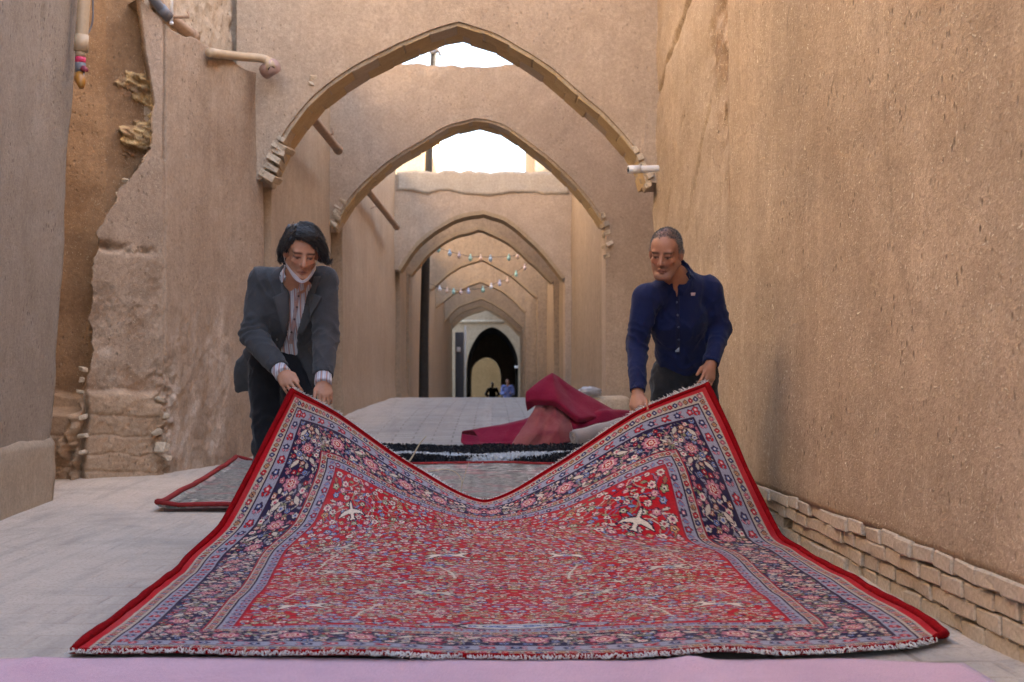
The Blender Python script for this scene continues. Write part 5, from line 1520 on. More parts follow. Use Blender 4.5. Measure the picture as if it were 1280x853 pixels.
def hand_sdf(v, wrist, pdir, back, side, curls, tdir, s=1.0, spread=.10):
    """palm, four unequal bent fingers and a thumb. pdir: wrist->knuckles, back: out of the back of the hand,
    side: towards the index/thumb side; returns joint list"""
    w = np.asarray(wrist, float); p = _n(pdir); b = np.asarray(back, float); b = _n(b - p * (b @ p)); q = np.cross(p, b)
    if q @ np.asarray(side) < 0: q = -q
    Rm = np.stack([p, q, b])
    v.ell(w + p * .050 * s, (.054 * s, .040 * s, .0165 * s), Rm, .012)
    v.cone(w, w + p * .03 * s, .025 * s, .027 * s, .014, flat=(b, .72))
    kn = [(.030, .092), (.010, .097), (-.011, .093), (-.030, .084)]
    lens = [(.042, .026, .021), (.046, .030, .022), (.043, .028, .021), (.034, .021, .018)]
    for f in range(4):
        base = w + q * kn[f][0] * s * 1.02 + p * (kn[f][1] - .012) * s + b * .002 * s
        v.cone(w + q * kn[f][0] * .6 * s + p * .035 * s + b * .004, base, .011 * s, .0105 * s, .006)
        d = _n(p + q * (1.5 - f) * spread * .5); cur = base; ang = 0
        rad = (.0093, .0085, .0075, .0065) if f < 3 else (.0083, .0075, .0066, .0058)
        for j in range(3):
            ang += curls[f][j]
            dd = d * math.cos(ang) - b * math.sin(ang)
            nx = cur + dd * lens[f][j] * s
            v.cone(cur, nx, rad[j] * s, rad[j + 1] * s, .0025)
            cur = nx
    t0 = w + q * .024 * s + p * .022 * s - b * .004 * s
    td = _n(tdir)
    t1 = t0 + _n(q * .75 + p * .75 + td * .3) * .038 * s
    t2 = t1 + _n(td + p * .25) * .032 * s
    t3 = t2 + td * .025 * s
    v.cone(t0, t1, .0150 * s, .0112 * s, .010); v.cone(t1, t2, .0110 * s, .0098 * s, .003); v.cone(t2, t3, .0098 * s, .0076 * s, .003)

def skin_material(name):
    m = NT(name)
    c = m.attr()
    c = m.mix(m.ramp(m.noise(55, 4, 0.6), [(0.35, 0.25), (0.62, 0.0)]), c, m.mix(0.6, c, (0.22, 0.05, 0.03)))
    m.b.inputs['Subsurface Weight'].default_value = 0.06
    m.b.inputs['Subsurface Radius'].default_value = (0.008, 0.003, 0.002)
    m.bump(m.noise(240, 3, 0.6), 0.12, 0.002)
    return m.done(c, 0.48, 0.35)
M_skin = skin_material('skin')

def cloth_obj(v, name, mat, parent, wr=(), it=1, wamp=.004, wscale=(9, 9, 6), seed=0.0):
    V, F = v.mesh()
    V = smooth_mesh(V, F, it)
    N = vnormals(V, F)
    d = wamp * fbm(V[:, 0] * wscale[0], V[:, 1] * wscale[1], V[:, 2] * wscale[2] + seed, 3)
    for (c, ax, rad, freq, amp) in wr:                     # gathered folds round a joint, running across axis ax
        q = V - np.asarray(c); t = q @ _n(ax)
        ph = t * freq * .8 + 3.6 * vnoise(V[:, 0] * 9 + seed, V[:, 1] * 9, V[:, 2] * 9) + 1.2 * vnoise(V[:, 0] * 25 + seed, V[:, 1] * 25, V[:, 2] * 25)
        d = d + amp * np.exp(-np.sum(q * q, 1) / rad ** 2) * (1 - 2 * np.abs(np.sin(ph)) )
    if wamp > .003:                                        # sharp drape creases
        cr = 1 - np.abs(vnoise(V[:, 0] * 11 + V[:, 2] * 5 + seed, V[:, 1] * 9, V[:, 2] * 5 + V[:, 0] * 3)) * 2.2
        cr2 = 1 - np.abs(vnoise(V[:, 0] * 19 - V[:, 2] * 11 + seed, V[:, 1] * 14, V[:, 2] * 12)) * 2.4
        d = d + 1.1 * wamp * np.clip(cr, 0, 1) ** 3 + .6 * wamp * np.clip(cr2, 0, 1) ** 3
    V = V + N * d[:, None]
    o = link(name, np_mesh(name, V, F), mat, parent)
    return o, BVHTree.FromPolygons([Vector(q) for q in V], [tuple(f) for f in F])

def hit(bvh, px, py, far=9.0):
    o = Vector((0, 0, CH)); d = (P(px, py, 5) - o).normalized()
    r = bvh.ray_cast(o, d, far)
    return (r[0], r[1]) if r[0] is not None else (None, None)

def patch(name, bvhs, quad, mat, parent, nu=12, nv=12, off=.004, th=.004, bulge=0.0):
    """a thin piece of cloth laid on a garment: corners (a,b,c,d) give where its outline sits as seen from the front"""
    a, b, c, d = [np.array(q, float) for q in quad]
    G = []; last = None
    bv = bvhs if isinstance(bvhs, (list, tuple)) else [bvhs]
    for i in range(nu):
        for j in range(nv):
            u, w = i / (nu - 1), j / (nv - 1)
            q = (a * (1 - u) + b * u) * (1 - w) + (d * (1 - u) + c * u) * w
            best = None
            for t in bv:
                h, n = hit(t, *q)
                if h is not None and (best is None or h.y < best[0].y): best = (h, n)
            if best is None: G.append(None)
            else:
                e = bulge * 4 * u * (1 - u)
                G.append(best[0] + (best[1] * .4 + Vector((0, -1, 0)) * .6) * (off + e))
    ok = [g for g in G if g is not None]
    if not ok: return None
    ym = sorted(g.y for g in ok)[len(ok) // 2]
    for i, g in enumerate(G):
        if g is None or abs(g.y - ym) > .25:
            iu, iv = divmod(i, nv); u, w = iu / (nu - 1), iv / (nv - 1)
            q = (a * (1 - u) + b * u) * (1 - w) + (d * (1 - u) + c * u) * w
            near = min(ok, key=lambda t: abs(t.y - ym))
            G[i] = P(q[0], q[1], ym)
    A = np.array([list(g) for g in G]).reshape(nu, nv, 3)
    for _ in range(2):                                     # relax depth so the piece lies smoothly
        B = A[..., 1].copy()
        B[1:-1, 1:-1] = (A[:-2, 1:-1, 1] + A[2:, 1:-1, 1] + A[1:-1, :-2, 1] + A[1:-1, 2:, 1] + 2 * A[1:-1, 1:-1, 1]) / 6
        A[..., 1] = np.minimum(B, A[..., 1] + .002)
    return link(name, slab(name, A, (0, th, 0)), mat, parent)

def button(name, bvh, px, py, r, mat, parent):
    h, n = hit(bvh, px, py)
    if h is None: return
    bm = bmesh.new(); bmesh.ops.create_cone(bm, segments=12, radius1=r, radius2=r * .85, depth=.005, cap_ends=True)
    me = bpy.data.meshes.new(name); bm.to_mesh(me); bm.free()
    o = link(name, me, mat, parent, smooth=False); o.location = h + n * .006
    o.rotation_mode = 'QUATERNION'; o.rotation_quaternion = n.to_track_quat('Z', 'Y')

def arr(*p): return np.array(list(P(*p)))

def shoes(parent, ankles, toe, mat):
    for a in ankles:
        v = vol_box([a + np.array([-.2, -.35, -.12]), a + np.array([.2, .2, .1])], 0.0, .012)
        heel, t = a + np.array([0, .05, -.045]), a + np.array([toe[0] * .20, toe[1] * .20, -.055])
        v.cone(heel, t, .042, .038, .02, flat=((0, 0, 1), .8)); v.cone(a + np.array([0, .02, .02]), heel, .045, .045, .03)
        def under(x, y, z, zz=float(a[2]) - .092): return z - zz + 0 * x + 0 * y
        v.free(under, a - .4, a + .4)
        cloth_obj(v, 'shoe', mat, parent, wamp=.001)

def collar(parent, base, axis, fr, sd, r, h, mat, gap, drop, name='collar'):
    """folded shirt collar: a band round the neck turned over into two pointed leaves"""
    ax = _n(axis); f = _n(fr - ax * (np.asarray(fr) @ ax)); s = _n(np.cross(ax, f))
    n = 44; A = np.zeros((n, 7, 3))
    for i in range(n):
        a = -math.pi + gap + (2 * math.pi - 2 * gap) * i / (n - 1)          # 0 = nape, +-pi = throat
        d = -f * math.cos(a) + s * math.sin(a)
        front = abs(a) / math.pi
        hh = h * (1 - .35 * front ** 3)
        dr = hh * .9 + drop * max(0, (front - .55) / .45) ** 2.2
        up0 = np.asarray(base, float)
        for j, (q, rr) in enumerate(((-.012, .99), (hh * .6, .96), (hh, .97), (hh + .003, 1.02), (hh * .75, 1.10), (hh - dr * .7, 1.17), (hh - dr, 1.20 + .10 * front))):
            A[i, j] = up0 + ax * q + d * r * rr
    return link(name, slab(name, A, f * .0005 - ax * .001), mat, parent)

# ------------------------------------------------------------------ man in the grey jacket
def man_jacket():
    t = thing('person', 'man in open grey suit jacket and black trousers, face mask under chin, lifting the rug', 'person', (-1.05, 7.05, 0))
    skin = np.array([.46, .235, .145])
    pel, nb, ch = arr(352, 446, 7.08), arr(371, 346, 6.80), arr(364, 388, 6.90)
    shR, elR, wrR, haR = arr(328, 352, 6.88), arr(317, 418, 6.86), arr(352, 466, 6.64), arr(364, 486, 6.545)
    shL, elL, wrL, haL = arr(405, 352, 6.78), arr(407, 420, 6.74), arr(404, 476, 6.60), arr(408, 500, 6.53)
    up = _n(nb - pel); sd = _n(shL - shR); fr = _n(np.cross(sd, up)); fr = fr if fr[1] < 0 else -fr
    kneeR, ankR = arr(335, 556, 6.98), arr(332, 655, 7.10); kneeL, ankL = arr(378, 552, 6.90), arr(380, 650, 6.98)
    ankR[2] = ankL[2] = .10
    hipR, hipL = pel + sd * -.085 + np.array([0, 0, -.02]), pel + sd * .085 + np.array([0, 0, -.02])
    hc = arr(377, 316, 6.60)
    hf = _n([.26, -.92, -.42]); hu = _n(np.array([.16, -.38, .90])); R = frame(hf, hu)
    # one continuous body
    pts = [pel, nb, hc, haR, haL, elR, elL, ankR, ankL]
    p = np.array(pts); lo, hi = p.min(0) - .14, p.max(0) + .16
    zs = np.unique(np.concatenate([np.arange(lo[2], .62, .014), np.arange(.62, .88, .0042), np.arange(.88, 1.24, .012), np.arange(1.24, hi[2], .0042)]))
    v = Vol(np.arange(lo[0], hi[0], .0045), np.arange(lo[1], hi[1], .006), zs)
    v.cone(pel, ch, .125, .130, .03, flat=(fr, .72)); v.cone(ch, nb, .13, .075, .03, flat=(fr, .72))
    v.cone(shR, shL, .055, .055, .04)
    v.cone(nb - up * .03, hc + R[2] * -.055 + R[1] * -.02, .060, .054, .03)
    for a, b, c, h_ in ((shR, elR, wrR, haR), (shL, elL, wrL, haL)):
        v.cone(a, b, .050, .041, .02); v.cone(b, c, .041, .027, .015)
    for h_, k_, a_ in ((hipR, kneeR, ankR), (hipL, kneeL, ankL)):
        v.cone(h_, k_, .078, .054, .03); v.cone(k_, a_, .054, .036, .02)
        v.cone(a_, a_ + np.array([0, -.15, -.055]), .036, .030, .02)
    head_sdf(v, hc, R, s=1.02, jaw=.85, nose=1.2, lid=.3, slim=.93)
    # right hand (left in the picture) grips the corner: fingers behind the rug, thumb in front
    hand_sdf(v, wrR, haR - wrR + np.array([.01, .0, -.01]), [-.25, -.80, .50], [.9, .0, .3], [(.35, .6, .5), (.40, .65, .5), (.45, .7, .5), (.5, .7, .5)], [.45, -.55, -.62], .98)
    hand_sdf(v, wrL, haL - wrL + np.array([.0, .02, -.01]), [.35, -.80, .35], [-.9, -.2, .0], [(.30, .55, .5), (.35, .6, .5), (.4, .65, .5), (.45, .7, .5)], [-.05, -.62, -.75], .95)
    V, F = v.mesh(); V = smooth_mesh(V, F, 1)
    C = np.repeat(skin[None, :], len(V), 0)
    C *= (1 + .08 * fbm(V[:, 0] * 30, V[:, 1] * 30, V[:, 2] * 30, 2))[:, None]
    hands = sstep(.10, .0, np.minimum(np.linalg.norm(V - haR, axis=1), np.linalg.norm(V - haL, axis=1)) - .06)
    C = C * (1 - hands[:, None] * .12)
    head_paint(V, C, hc, R, skin, 1.02, stub=.30)
    me = np_mesh('body', V, F); colour(me, C); link('body', me, M_skin, t)
    # trousers
    M_tr = fabric('black_trousers', (0.010, 0.010, 0.013), (0.016, 0.016, 0.020), sheen=.15, bump=.4)
    v = vol_box([pel, kneeR, kneeL, ankR, ankL], .17, .0125)
    v.cone(pel + up * .10, pel, .130, .140, .03, flat=(fr, .75))
    for h_, k_, a_ in ((hipR, kneeR, ankR), (hipL, kneeL, ankL)):
        v.cone(h_, k_, .100, .080, .03); v.cone(k_, a_ + np.array([0, 0, -.03]), .080, .072, .02)
    tro, btro = cloth_obj(v, 'trousers', M_tr, t, wr=[(kneeR, (0, 0, 1), .2, 40, .006), (kneeL, (0, 0, 1), .2, 40, .006), (hipR, (.5, 0, 1), .16, 45, .006)], wamp=.006)
    shoes(t, (ankR, ankL), (-.1, -1), plain('black_leather', (.015, .013, .012), .4, .5))
    # shirt
    M_sh = NT('striped_shirt')
    sx = M_sh.n('ShaderNodeSeparateXYZ'); M_sh.l(M_sh.co, sx.inputs[0])
    w = M_sh.n('ShaderNodeTexWave', bands_direction='X'); w.inputs['Scale'].default_value = 12; w.inputs['Distortion'].default_value = .3; M_sh.l(M_sh.map((1, .2, .22)), w.inputs['Vector'])
    w2 = M_sh.n('ShaderNodeTexWave', bands_direction='X'); w2.inputs['Scale'].default_value = 29; w2.inputs['Distortion'].default_value = .3; M_sh.l(M_sh.map((1, .2, .22)), w2.inputs['Vector'])
    c = M_sh.mix(M_sh.ramp(w.outputs['Fac'], [(.72, 0.), (.86, 1.)]), (.50, .50, .54), (.40, .22, .18))
    c = M_sh.mix(M_sh.ramp(w2.outputs['Fac'], [(.80, 0.), (.92, .8)]), c, (.18, .20, .30))
    M_sh.bump(M_sh.noise(40, 4), .3, .005)
    M_shirt = M_sh.done(c, .8, .15, .2)
    v = vol_box([pel, nb, shR, shL], .17, .009)
    v.cone(pel + up * .06, ch, .134, .140, .03, flat=(fr, .74)); v.cone(ch, nb - up * .01, .142, .074, .03, flat=(fr, .74))
    v.cone(shR, shL, .056, .056, .04)
    v.cone(nb - up * .02, nb + up * .058 + fr * .012, .070, .064, .015)
    # collar opening round the neck
    v.cone(nb - up * .02 + fr * .02, nb + up * .14 + fr * .06, .046, .058, .005, 'cut')
    shirt, bsh = cloth_obj(v, 'shirt', M_shirt, t, wamp=.006, wscale=(14, 14, 5))
    for a, b, wr_ in ((elR, wrR, wrR), (elL, wrL, wrL)):
        d = _n(b - a); e = wr_ + d * .018
        V1, F1 = tube([wr_ - d * .09, wr_ - d * .02, e - d * .012, e, e - d * .004, e - d * .03], [.040, .041, .042, .043, .036, .034], 18, caps=False)
        link('cuff', py_mesh('cuff', V1, F1), M_shirt, shirt)
    # jacket
    M_ja = fabric('grey_suiting', (0.060, 0.060, 0.064), (0.044, 0.044, 0.048), sheen=.12, bump=.35)
    v = vol_box([pel, nb, shR, shL, elR, elL, wrR, wrL, arr(292, 496, 7.1)], .15, .0072)
    v.cone(pel + up * .03, ch, .158, .168, .03, flat=(fr, .78)); v.cone(ch, nb - up * .02, .165, .090, .04, flat=(fr, .78))
    v.cone(shR + up * .004, shL + up * .004, .062, .062, .035)
    v.cone(nb - up * .05, nb + up * .010 - fr * .02, .085, .078, .02)
    # tails: the right one swings out behind the arm
    v.cone(pel + up * .05 - sd * .06, arr(312, 470, 7.16), .125, .075, .03, flat=(fr, .6))
    v.cone(arr(312, 462, 7.16), arr(297, 488, 7.18), .075, .020, .03, flat=(fr, .5))
    v.cone(arr(330, 440, 7.1), arr(322, 474, 7.1), .09, .05, .03, flat=(fr, .6))
    v.cone(pel + up * .05 + sd * .08, arr(388, 480, 6.98), .095, .060, .03, flat=(fr, .6))
    # sleeves
    v.cone(shR, elR, .073, .062, .025); v.cone(elR, wrR - _n(wrR - elR) * .012, .063, .047, .02)
    v.cone(shL, elL, .071, .060, .025); v.cone(elL, wrL - _n(wrL - elL) * .012, .061, .046, .02)
    for e, w_ in ((elR, wrR), (elL, wrL)):
        d = _n(w_ - e)
        v.free(lambda x, y, z, w_=w_, d=d: -((x - w_[0]) * d[0] + (y - w_[1]) * d[1] + (z - w_[2]) * d[2] + .028), w_ - .09, w_ + .09, .004)
        v.cone(w_ - d * .06, w_ + d * .05, .038, .040, .004, 'cut')
    # the open front: a narrow V to the waist, wide below it
    def opening(x, y, z):
        px = CX + FPX * x / y; py = CY - (z - CH) * FPX / y
        l = np.interp(py, [300, 345, 372, 400, 430, 445, 470, 500, 520], [352, 358, 362, 360, 355, 347, 340, 332, 330]).astype(np.float32)
        r = np.interp(py, [300, 345, 372, 400, 430, 445, 470, 500, 520], [398, 394, 384, 376, 370, 372, 384, 396, 400]).astype(np.float32)
        f = (x - pel[0]) * fr[0] + (y - pel[1]) * fr[1] + (z - pel[2]) * fr[2]
        side = np.maximum(l - px, px - r) / 250.0
        return np.maximum(side, .045 - f)
    v.free(opening, np.minimum.reduce([pel, nb]) - .35, np.maximum.reduce([pel, nb]) + .3, .010)
    # re-add forearms that pass in front of the opening
    v.cone(elR, wrR - _n(wrR - elR) * .03, .063, .047, .006)
    d = _n(wrR - elR)
    v.free(lambda x, y, z: -((x - wrR[0]) * d[0] + (y - wrR[1]) * d[1] + (z - wrR[2]) * d[2] + .028), wrR - .09, wrR + .09, .004)
    v.cone(wrR - d * .06, wrR + d * .05, .038, .040, .004, 'cut')
    v.cone(nb - up * .02 + fr * .02, nb + up * .14 + fr * .05, .066, .074, .008, 'cut')
    jac, bja = cloth_obj(v, 'jacket', M_ja, t, wr=[(elR, _n(wrR - shR), .10, 60, .007), (elL, _n(wrL - shL), .09, 60, .006), (shR + up * -.05, sd, .10, 40, .004), (shL - up * .05, sd, .10, 40, .004), (arr(330, 430, 6.95), up, .12, 45, .005)], wamp=.005, seed=3.0)
    M_lap = fabric('grey_lapel', (0.082, 0.082, 0.086), (0.066, 0.066, 0.070), sheen=.12, bump=.3)
    patch('lapel', bja, [(350, 344), (360, 345), (360, 402), (357, 400)], M_lap, jac, 8, 20, .012, .010)
    patch('lapel', bja, [(342, 372), (361, 362), (360, 418), (356, 420)], M_lap, jac, 10, 20, .014, .010)
    patch('lapel', bja, [(394, 346), (401, 346), (384, 398), (378, 400)], M_lap, jac, 8, 20, .012, .010)
    patch('lapel', bja, [(387, 364), (403, 372), (378, 418), (373, 416)], M_lap, jac, 10, 20, .014, .010)
    patch('breast_pocket', bja, [(388, 375), (397, 371), (398, 374), (389, 378)], M_lap, jac, 8, 4, .005, .004)
    nk = _n(hc + R[2] * -.09 + R[1] * -.02 - nb)
    collar(shirt, nb + nk * .008 + fr * .012, _n(nk + up), fr, sd, .064, .046, M_shirt, .60, .050)
    patch('placket', bsh, [(371, 362), (375, 362), (366, 430), (361, 430)], fabric('shirt_placket', (.40, .24, .22), (.36, .30, .32)), shirt, 5, 24, .004, .003)
    Mb = plain('dark_button', (.10, .05, .05), .4, .5)
    for px, py in ((373, 370), (371, 384), (368, 399), (365, 415)): button('button', bsh, px, py, .006, Mb, shirt)
    button('cuff_link', bja, 347, 424, .006, plain('silver_metal', (.6, .6, .62), .3, .5, metallic=.9), jac)
    # mask pulled under the chin
    M_ma = fabric('white_mask', (.46, .40, .41), (.38, .33, .34), bump=.3)
    n1, n2 = 28, 8
    A = np.zeros((n1, n2, 3))
    for i in range(n1):
        a = (i / (n1 - 1) - .5) * 2
        for j in range(n2):
            b = j / (n2 - 1)
            x = a * .071
            y = .099 - .080 * abs(a) ** 1.8 + .006 * b
            z = -.103 + .056 * abs(a) ** 1.25 - (.010 + .034 * abs(a) * (1 - abs(a)) + .006 * abs(a)) * b + .002 * math.sin(b * 9 + a * 5)
            A[i, j] = hc + 1.02 * (R[0] * x + R[1] * (y + .010) + R[2] * z)
    mk = link('face_mask', slab('face_mask', A, R[1] * -.004), M_ma, t)
    for sg in (-1, 1):
        c = spline([hc + R[0] * sg * .070 + R[1] * .022 + R[2] * -.062, hc + R[0] * sg * .082 + R[1] * .008 + R[2] * -.03, hc + R[0] * sg * .084 - R[1] * .012 + R[2] * .024, hc + R[0] * sg * .078 - R[1] * .028 + R[2] * .0], 14)
        tube_obj('ear_loop', list(c), .0016, M_ma, mk, 5)
    # long dark hair, parted on his right and swept across
    Wd = lambda x, y, z: hc + 1.02 * (R[0] * x + R[1] * y + R[2] * z)
    v = Vol(*[np.arange(hc[i] - .20, hc[i] + .20, .0042) for i in range(3)])
    v.ell(Wd(0, -.022, .050), (.083, .101, .088), R, .012)
    def face_cut(x, y, z):
        q = [(x - hc[0]) * R[i][0] + (y - hc[1]) * R[i][1] + (z - hc[2]) * R[i][2] for i in range(3)]
        return np.maximum(np.maximum(.025 - q[1] + .10 * np.maximum(q[2] - .055, 0), q[2] - .074 + .9 * np.abs(q[0] + .012) ** 1.2), -.2)
    v.free(face_cut, hc - .2, hc + .2, .012)
    sgn = 1 if R[0][0] > 0 else -1                        # which local side is on the right of the picture
    S = lambda x, y, z: Wd(sgn * x, y, z)
    locks = []
    for k in range(9):                                    # sweep from the parting over the forehead to the far temple
        f = k / 8
        locks.append(([(-.030 + .01 * f, .060 - .07 * f, .108 + .012 * f), (.020, .086 - .075 * f, .108 + .020 * f), (.066, .062 - .06 * f, .076 + .016 * f), (.092, .034 - .045 * f, .022), (.097 - .006 * f, .026 - .04 * f, -.006), (.102 - .02 * f, .034 - .045 * f, -.018 - .012 * f)], .021, .012))
    for k in range(5):                                    # the fringe that crosses the forehead
        f = k / 4
        locks.append(([(-.038 + .012 * f, .074 - .01 * f, .100 + .006 * f), (.004, .094 - .006 * f, .100 + .008 * f), (.042, .088 - .006 * f, .072 + .010 * f), (.074, .066 - .006 * f, .034 + .008 * f), (.096, .050, -.004), (.112, .052, -.022 + .006 * f)], .015, .008))
    locks.append(([(.060, .070, .080), (.092, .052, .030), (.108, .052, -.010), (.116, .062, -.014), (.124, .060, .000)], .016, .007))
    locks.append(([(.075, .050, .060), (.104, .035, .005), (.108, .042, -.018), (.116, .056, -.026)], .016, .008))
    for k in range(6):                                    # the near side falls behind the ear to the collar
        f = k / 5
        locks.append(([(-.034, .055 - .09 * f, .102), (-.066, .032 - .06 * f, .070), (-.080, .002 - .055 * f, .022), (-.084, -.034 - .03 * f, -.024), (-.080 + .01 * f, -.044 - .03 * f, -.062)], .016, .009))
    locks.append(([(-.058, .060, .078), (-.078, .044, .040), (-.080, .030, .006)], .013, .005))
    for k in range(6):
        a = -1 + k * .4
        locks.append(([(a * .05, -.09, .08), (a * .06, -.112, .02), (a * .062, -.105, -.05), (a * .06, -.09, -.085)], .026, .014))
    for pts, r0, r1 in locks:
        c = spline([S(*q) for q in pts], 9)
        for i in range(8):
            f0, f1 = i / 8, (i + 1) / 8
            rr = lambda f: r0 + (r1 - r0) * f ** 1.5
            v.cone(c[i], c[i + 1], rr(f0), rr(f1), .006)
    V, F = v.mesh(); V = smooth_mesh(V, F, 1); N = vnormals(V, F)
    L = (V - hc) @ R.T
    st = np.abs(np.sin((L[:, 0] * sgn * .75 - L[:, 2] * .35 + .5 * L[:, 1]) * 330 + 3.0 * vnoise(L[:, 0] * 30, L[:, 1] * 30, L[:, 2] * 30)))
    V = V + N * (.0030 * (1 - 2 * st) + .005 * fbm(L[:, 0] * 40, L[:, 1] * 40, L[:, 2] * 18, 2))[:, None]
    link('hair', np_mesh('hair', V, F), M_hair, t)
    # loose strands over the surface
    r = np.random.default_rng(4); SV, SF = [], []
    for k in range(900):
        pts, r0, r1 = locks[r.integers(0, len(locks) - 6)]
        ph = r.random() * 6; am = r.uniform(.001, .006)
        c = spline([S(*(np.array(q) + r.normal(0, .005, 3) + am * np.array([math.sin(ph + i_ * 1.7), math.cos(ph + i_ * 1.3), math.sin(ph * 2 + i_)]))) for i_, q in enumerate(pts)], 10)
        o = c - (hc - R[1] * .02); o /= np.linalg.norm(o, axis=1)[:, None]
        c = c + o * (r0 * r.uniform(.75, 1.08))
        Vt, Ft = tube(list(c), list(np.linspace(.0014, .0006, 10)), 3, False)
        b = len(SV); SV += [tuple(q) for q in Vt]; SF += [tuple(i + b for i in f) for f in Ft]
    o = link('hair_strands', py_mesh('hair_strands', SV, SF), M_hair, t); o['kind'] = 'stuff'
M_hair = NT('dark_hair')
M_hair.bump(M_hair.noise(1.0, 4, .6, M_hair.map((220, 220, 30))), .5, .004)
M_hair = M_hair.done((.010, .008, .008), .38, .45, .1)
man_jacket()

# ------------------------------------------------------------------ man in the navy shirt
def man_navy():
    t = thing('person', 'man with short greying hair in navy shirt lifting the rug by the right wall', 'person', (.98, 7.1, 0))
    skin = np.array([.34, .160, .095])
    pel, nb, ch = arr(856, 462, 7.16), arr(847, 350, 6.90), arr(848, 396, 7.00)
    shR, elR, wrR, haR = arr(808, 372, 6.86), arr(796, 432, 6.90), arr(797, 492, 6.76), arr(795, 512, 6.68)
    shL, elL, wrL, haL = arr(886, 362, 6.98), arr(901, 412, 7.04), arr(888, 457, 6.88), arr(885, 474, 6.80)
    up = _n(nb - pel); sd = _n(shL - shR); fr = _n(np.cross(sd, up)); fr = fr if fr[1] < 0 else -fr
    kneeR, ankR = arr(836, 556, 7.02), arr(833, 650, 7.10); kneeL, ankL = arr(878, 560, 7.10), arr(880, 648, 7.22)
    ankR[2] = ankL[2] = .10
    hipR, hipL = pel - sd * .085 + np.array([0, 0, -.03]), pel + sd * .085 + np.array([0, 0, -.03])
    hc = arr(832.5, 317, 6.74)
    hf = _n([-.36, -.88, -.34]); hu = _n(np.array([-.03, -.30, .95])); R = frame(hf, hu)
    pts = [pel, nb, hc, haR, haL, elR, elL, ankR, ankL]
    p = np.array(pts); lo, hi = p.min(0) - .14, p.max(0) + .16
    zs = np.unique(np.concatenate([np.arange(lo[2], .56, .014), np.arange(.56, .92, .0042), np.arange(.92, 1.24, .012), np.arange(1.24, hi[2], .0042)]))
    v = Vol(np.arange(lo[0], hi[0], .0045), np.arange(lo[1], hi[1], .006), zs)
    v.cone(pel, ch, .125, .130, .03, flat=(fr, .72)); v.cone(ch, nb, .13, .075, .03, flat=(fr, .72))
    v.cone(shR, shL, .055, .055, .04)
    v.cone(nb - up * .03, hc + R[2] * -.055 + R[1] * -.02, .058, .054, .03)
    for a, b, c in ((shR, elR, wrR), (shL, elL, wrL)):
        v.cone(a, b, .050, .041, .02); v.cone(b, c, .041, .028, .015)
    for h_, k_, a_ in ((hipR, kneeR, ankR), (hipL, kneeL, ankL)):
        v.cone(h_, k_, .078, .054, .03); v.cone(k_, a_, .054, .036, .02)
        v.cone(a_, a_ + np.array([0, -.15, -.055]), .036, .030, .02)
    head_sdf(v, hc, R, s=1.0, jaw=1.05, nose=1.15)
    hand_sdf(v, wrR, haR - wrR + np.array([0, .01, -.015]), [-.45, -.80, .1], [.8, -.3, 0], [(.35, .6, .5), (.40, .65, .5), (.45, .7, .5), (.5, .7, .5)], [.12, -.60, -.75], .98)
    hand_sdf(v, wrL, haL - wrL + np.array([0, .01, -.01]), [.45, -.75, .3], [-.9, -.3, 0], [(.35, .6, .5), (.40, .65, .5), (.45, .7, .5), (.5, .7, .5)], [-.50, -.58, -.55], .98)
    V, F = v.mesh(); V = smooth_mesh(V, F, 1)
    C = np.repeat(skin[None, :], len(V), 0)
    C *= (1 + .08 * fbm(V[:, 0] * 30, V[:, 1] * 30, V[:, 2] * 30, 2))[:, None]
    head_paint(V, C, hc, R, skin, 1.0, stub=.5, brow=(.025, .018, .014), grey=True)
    me = np_mesh('body', V, F); colour(me, C); link('body', me, M_skin, t)
    # cropped greying hair: thousands of short blades rooted in the stubble-tinted scalp
    L = (V - hc) @ R.T
    lim = np.interp(L[:, 2], [0, .03, .06, .085, .11, .125], [.012, .020, .032, .052, .082, .13])
    ed = lim - L[:, 1] + .012 * vnoise(L[:, 0] * 60, L[:, 1] * 60, L[:, 2] * 60)
    lo_ = L[:, 2] - (.004 - .055 * sstep(-.02, -.05, L[:, 1]))
    dens = sstep(-.006, .016, ed) * sstep(-.006, .012, lo_) * (np.linalg.norm(L * [1, .8, .8], axis=1) < .135)
    dens *= 1 - .45 * np.exp(-((L[:, 0] / .045) ** 2 + ((L[:, 1] - .03) / .05) ** 2)) * (L[:, 2] > .07)
    C2 = C * (1 - .72 * dens[:, None]) + np.array([.055, .045, .040]) * .72 * dens[:, None]
    a_ = me.color_attributes['Col']; a_.data.foreach_set('color', np.concatenate([C2, np.ones((len(C2), 1))], 1).astype(np.float32).ravel())
    N = vnormals(V, F); r = np.random.default_rng(8)
    pr = dens / dens.sum(); pick = r.choice(len(V), 9000, p=pr)
    p0 = V[pick] + r.normal(0, .0018, (9000, 3)); n0 = N[pick]
    d0 = n0 * .6 + R[1] * -.35 + R[2] * -.25 + r.normal(0, .25, (9000, 3)); d0 /= np.linalg.norm(d0, axis=1)[:, None]
    w0 = np.cross(d0, n0 + .01); w0 /= np.linalg.norm(w0, axis=1)[:, None]
    ln = r.uniform(.004, .009, (9000, 1)); wd = .0007
    B = np.stack([p0 - w0 * wd - n0 * .001, p0 + w0 * wd - n0 * .001, p0 + d0 * ln + w0 * wd * .5, p0 + d0 * ln - w0 * wd * .5], 1).reshape(-1, 3)
    side = np.clip((np.abs(L[pick, 0]) - .045) / .03, 0, 1)
    g = np.clip(r.random(9000) * .9 * (.35 + .65 * side), 0, 1)[:, None]
    HC = np.array([.028, .023, .020]) * (1 - g) + np.array([.26, .24, .22]) * g
    mh = np_mesh('hair', B, np.arange(36000).reshape(-1, 4)); colour(mh, np.repeat(HC, 4, 0))
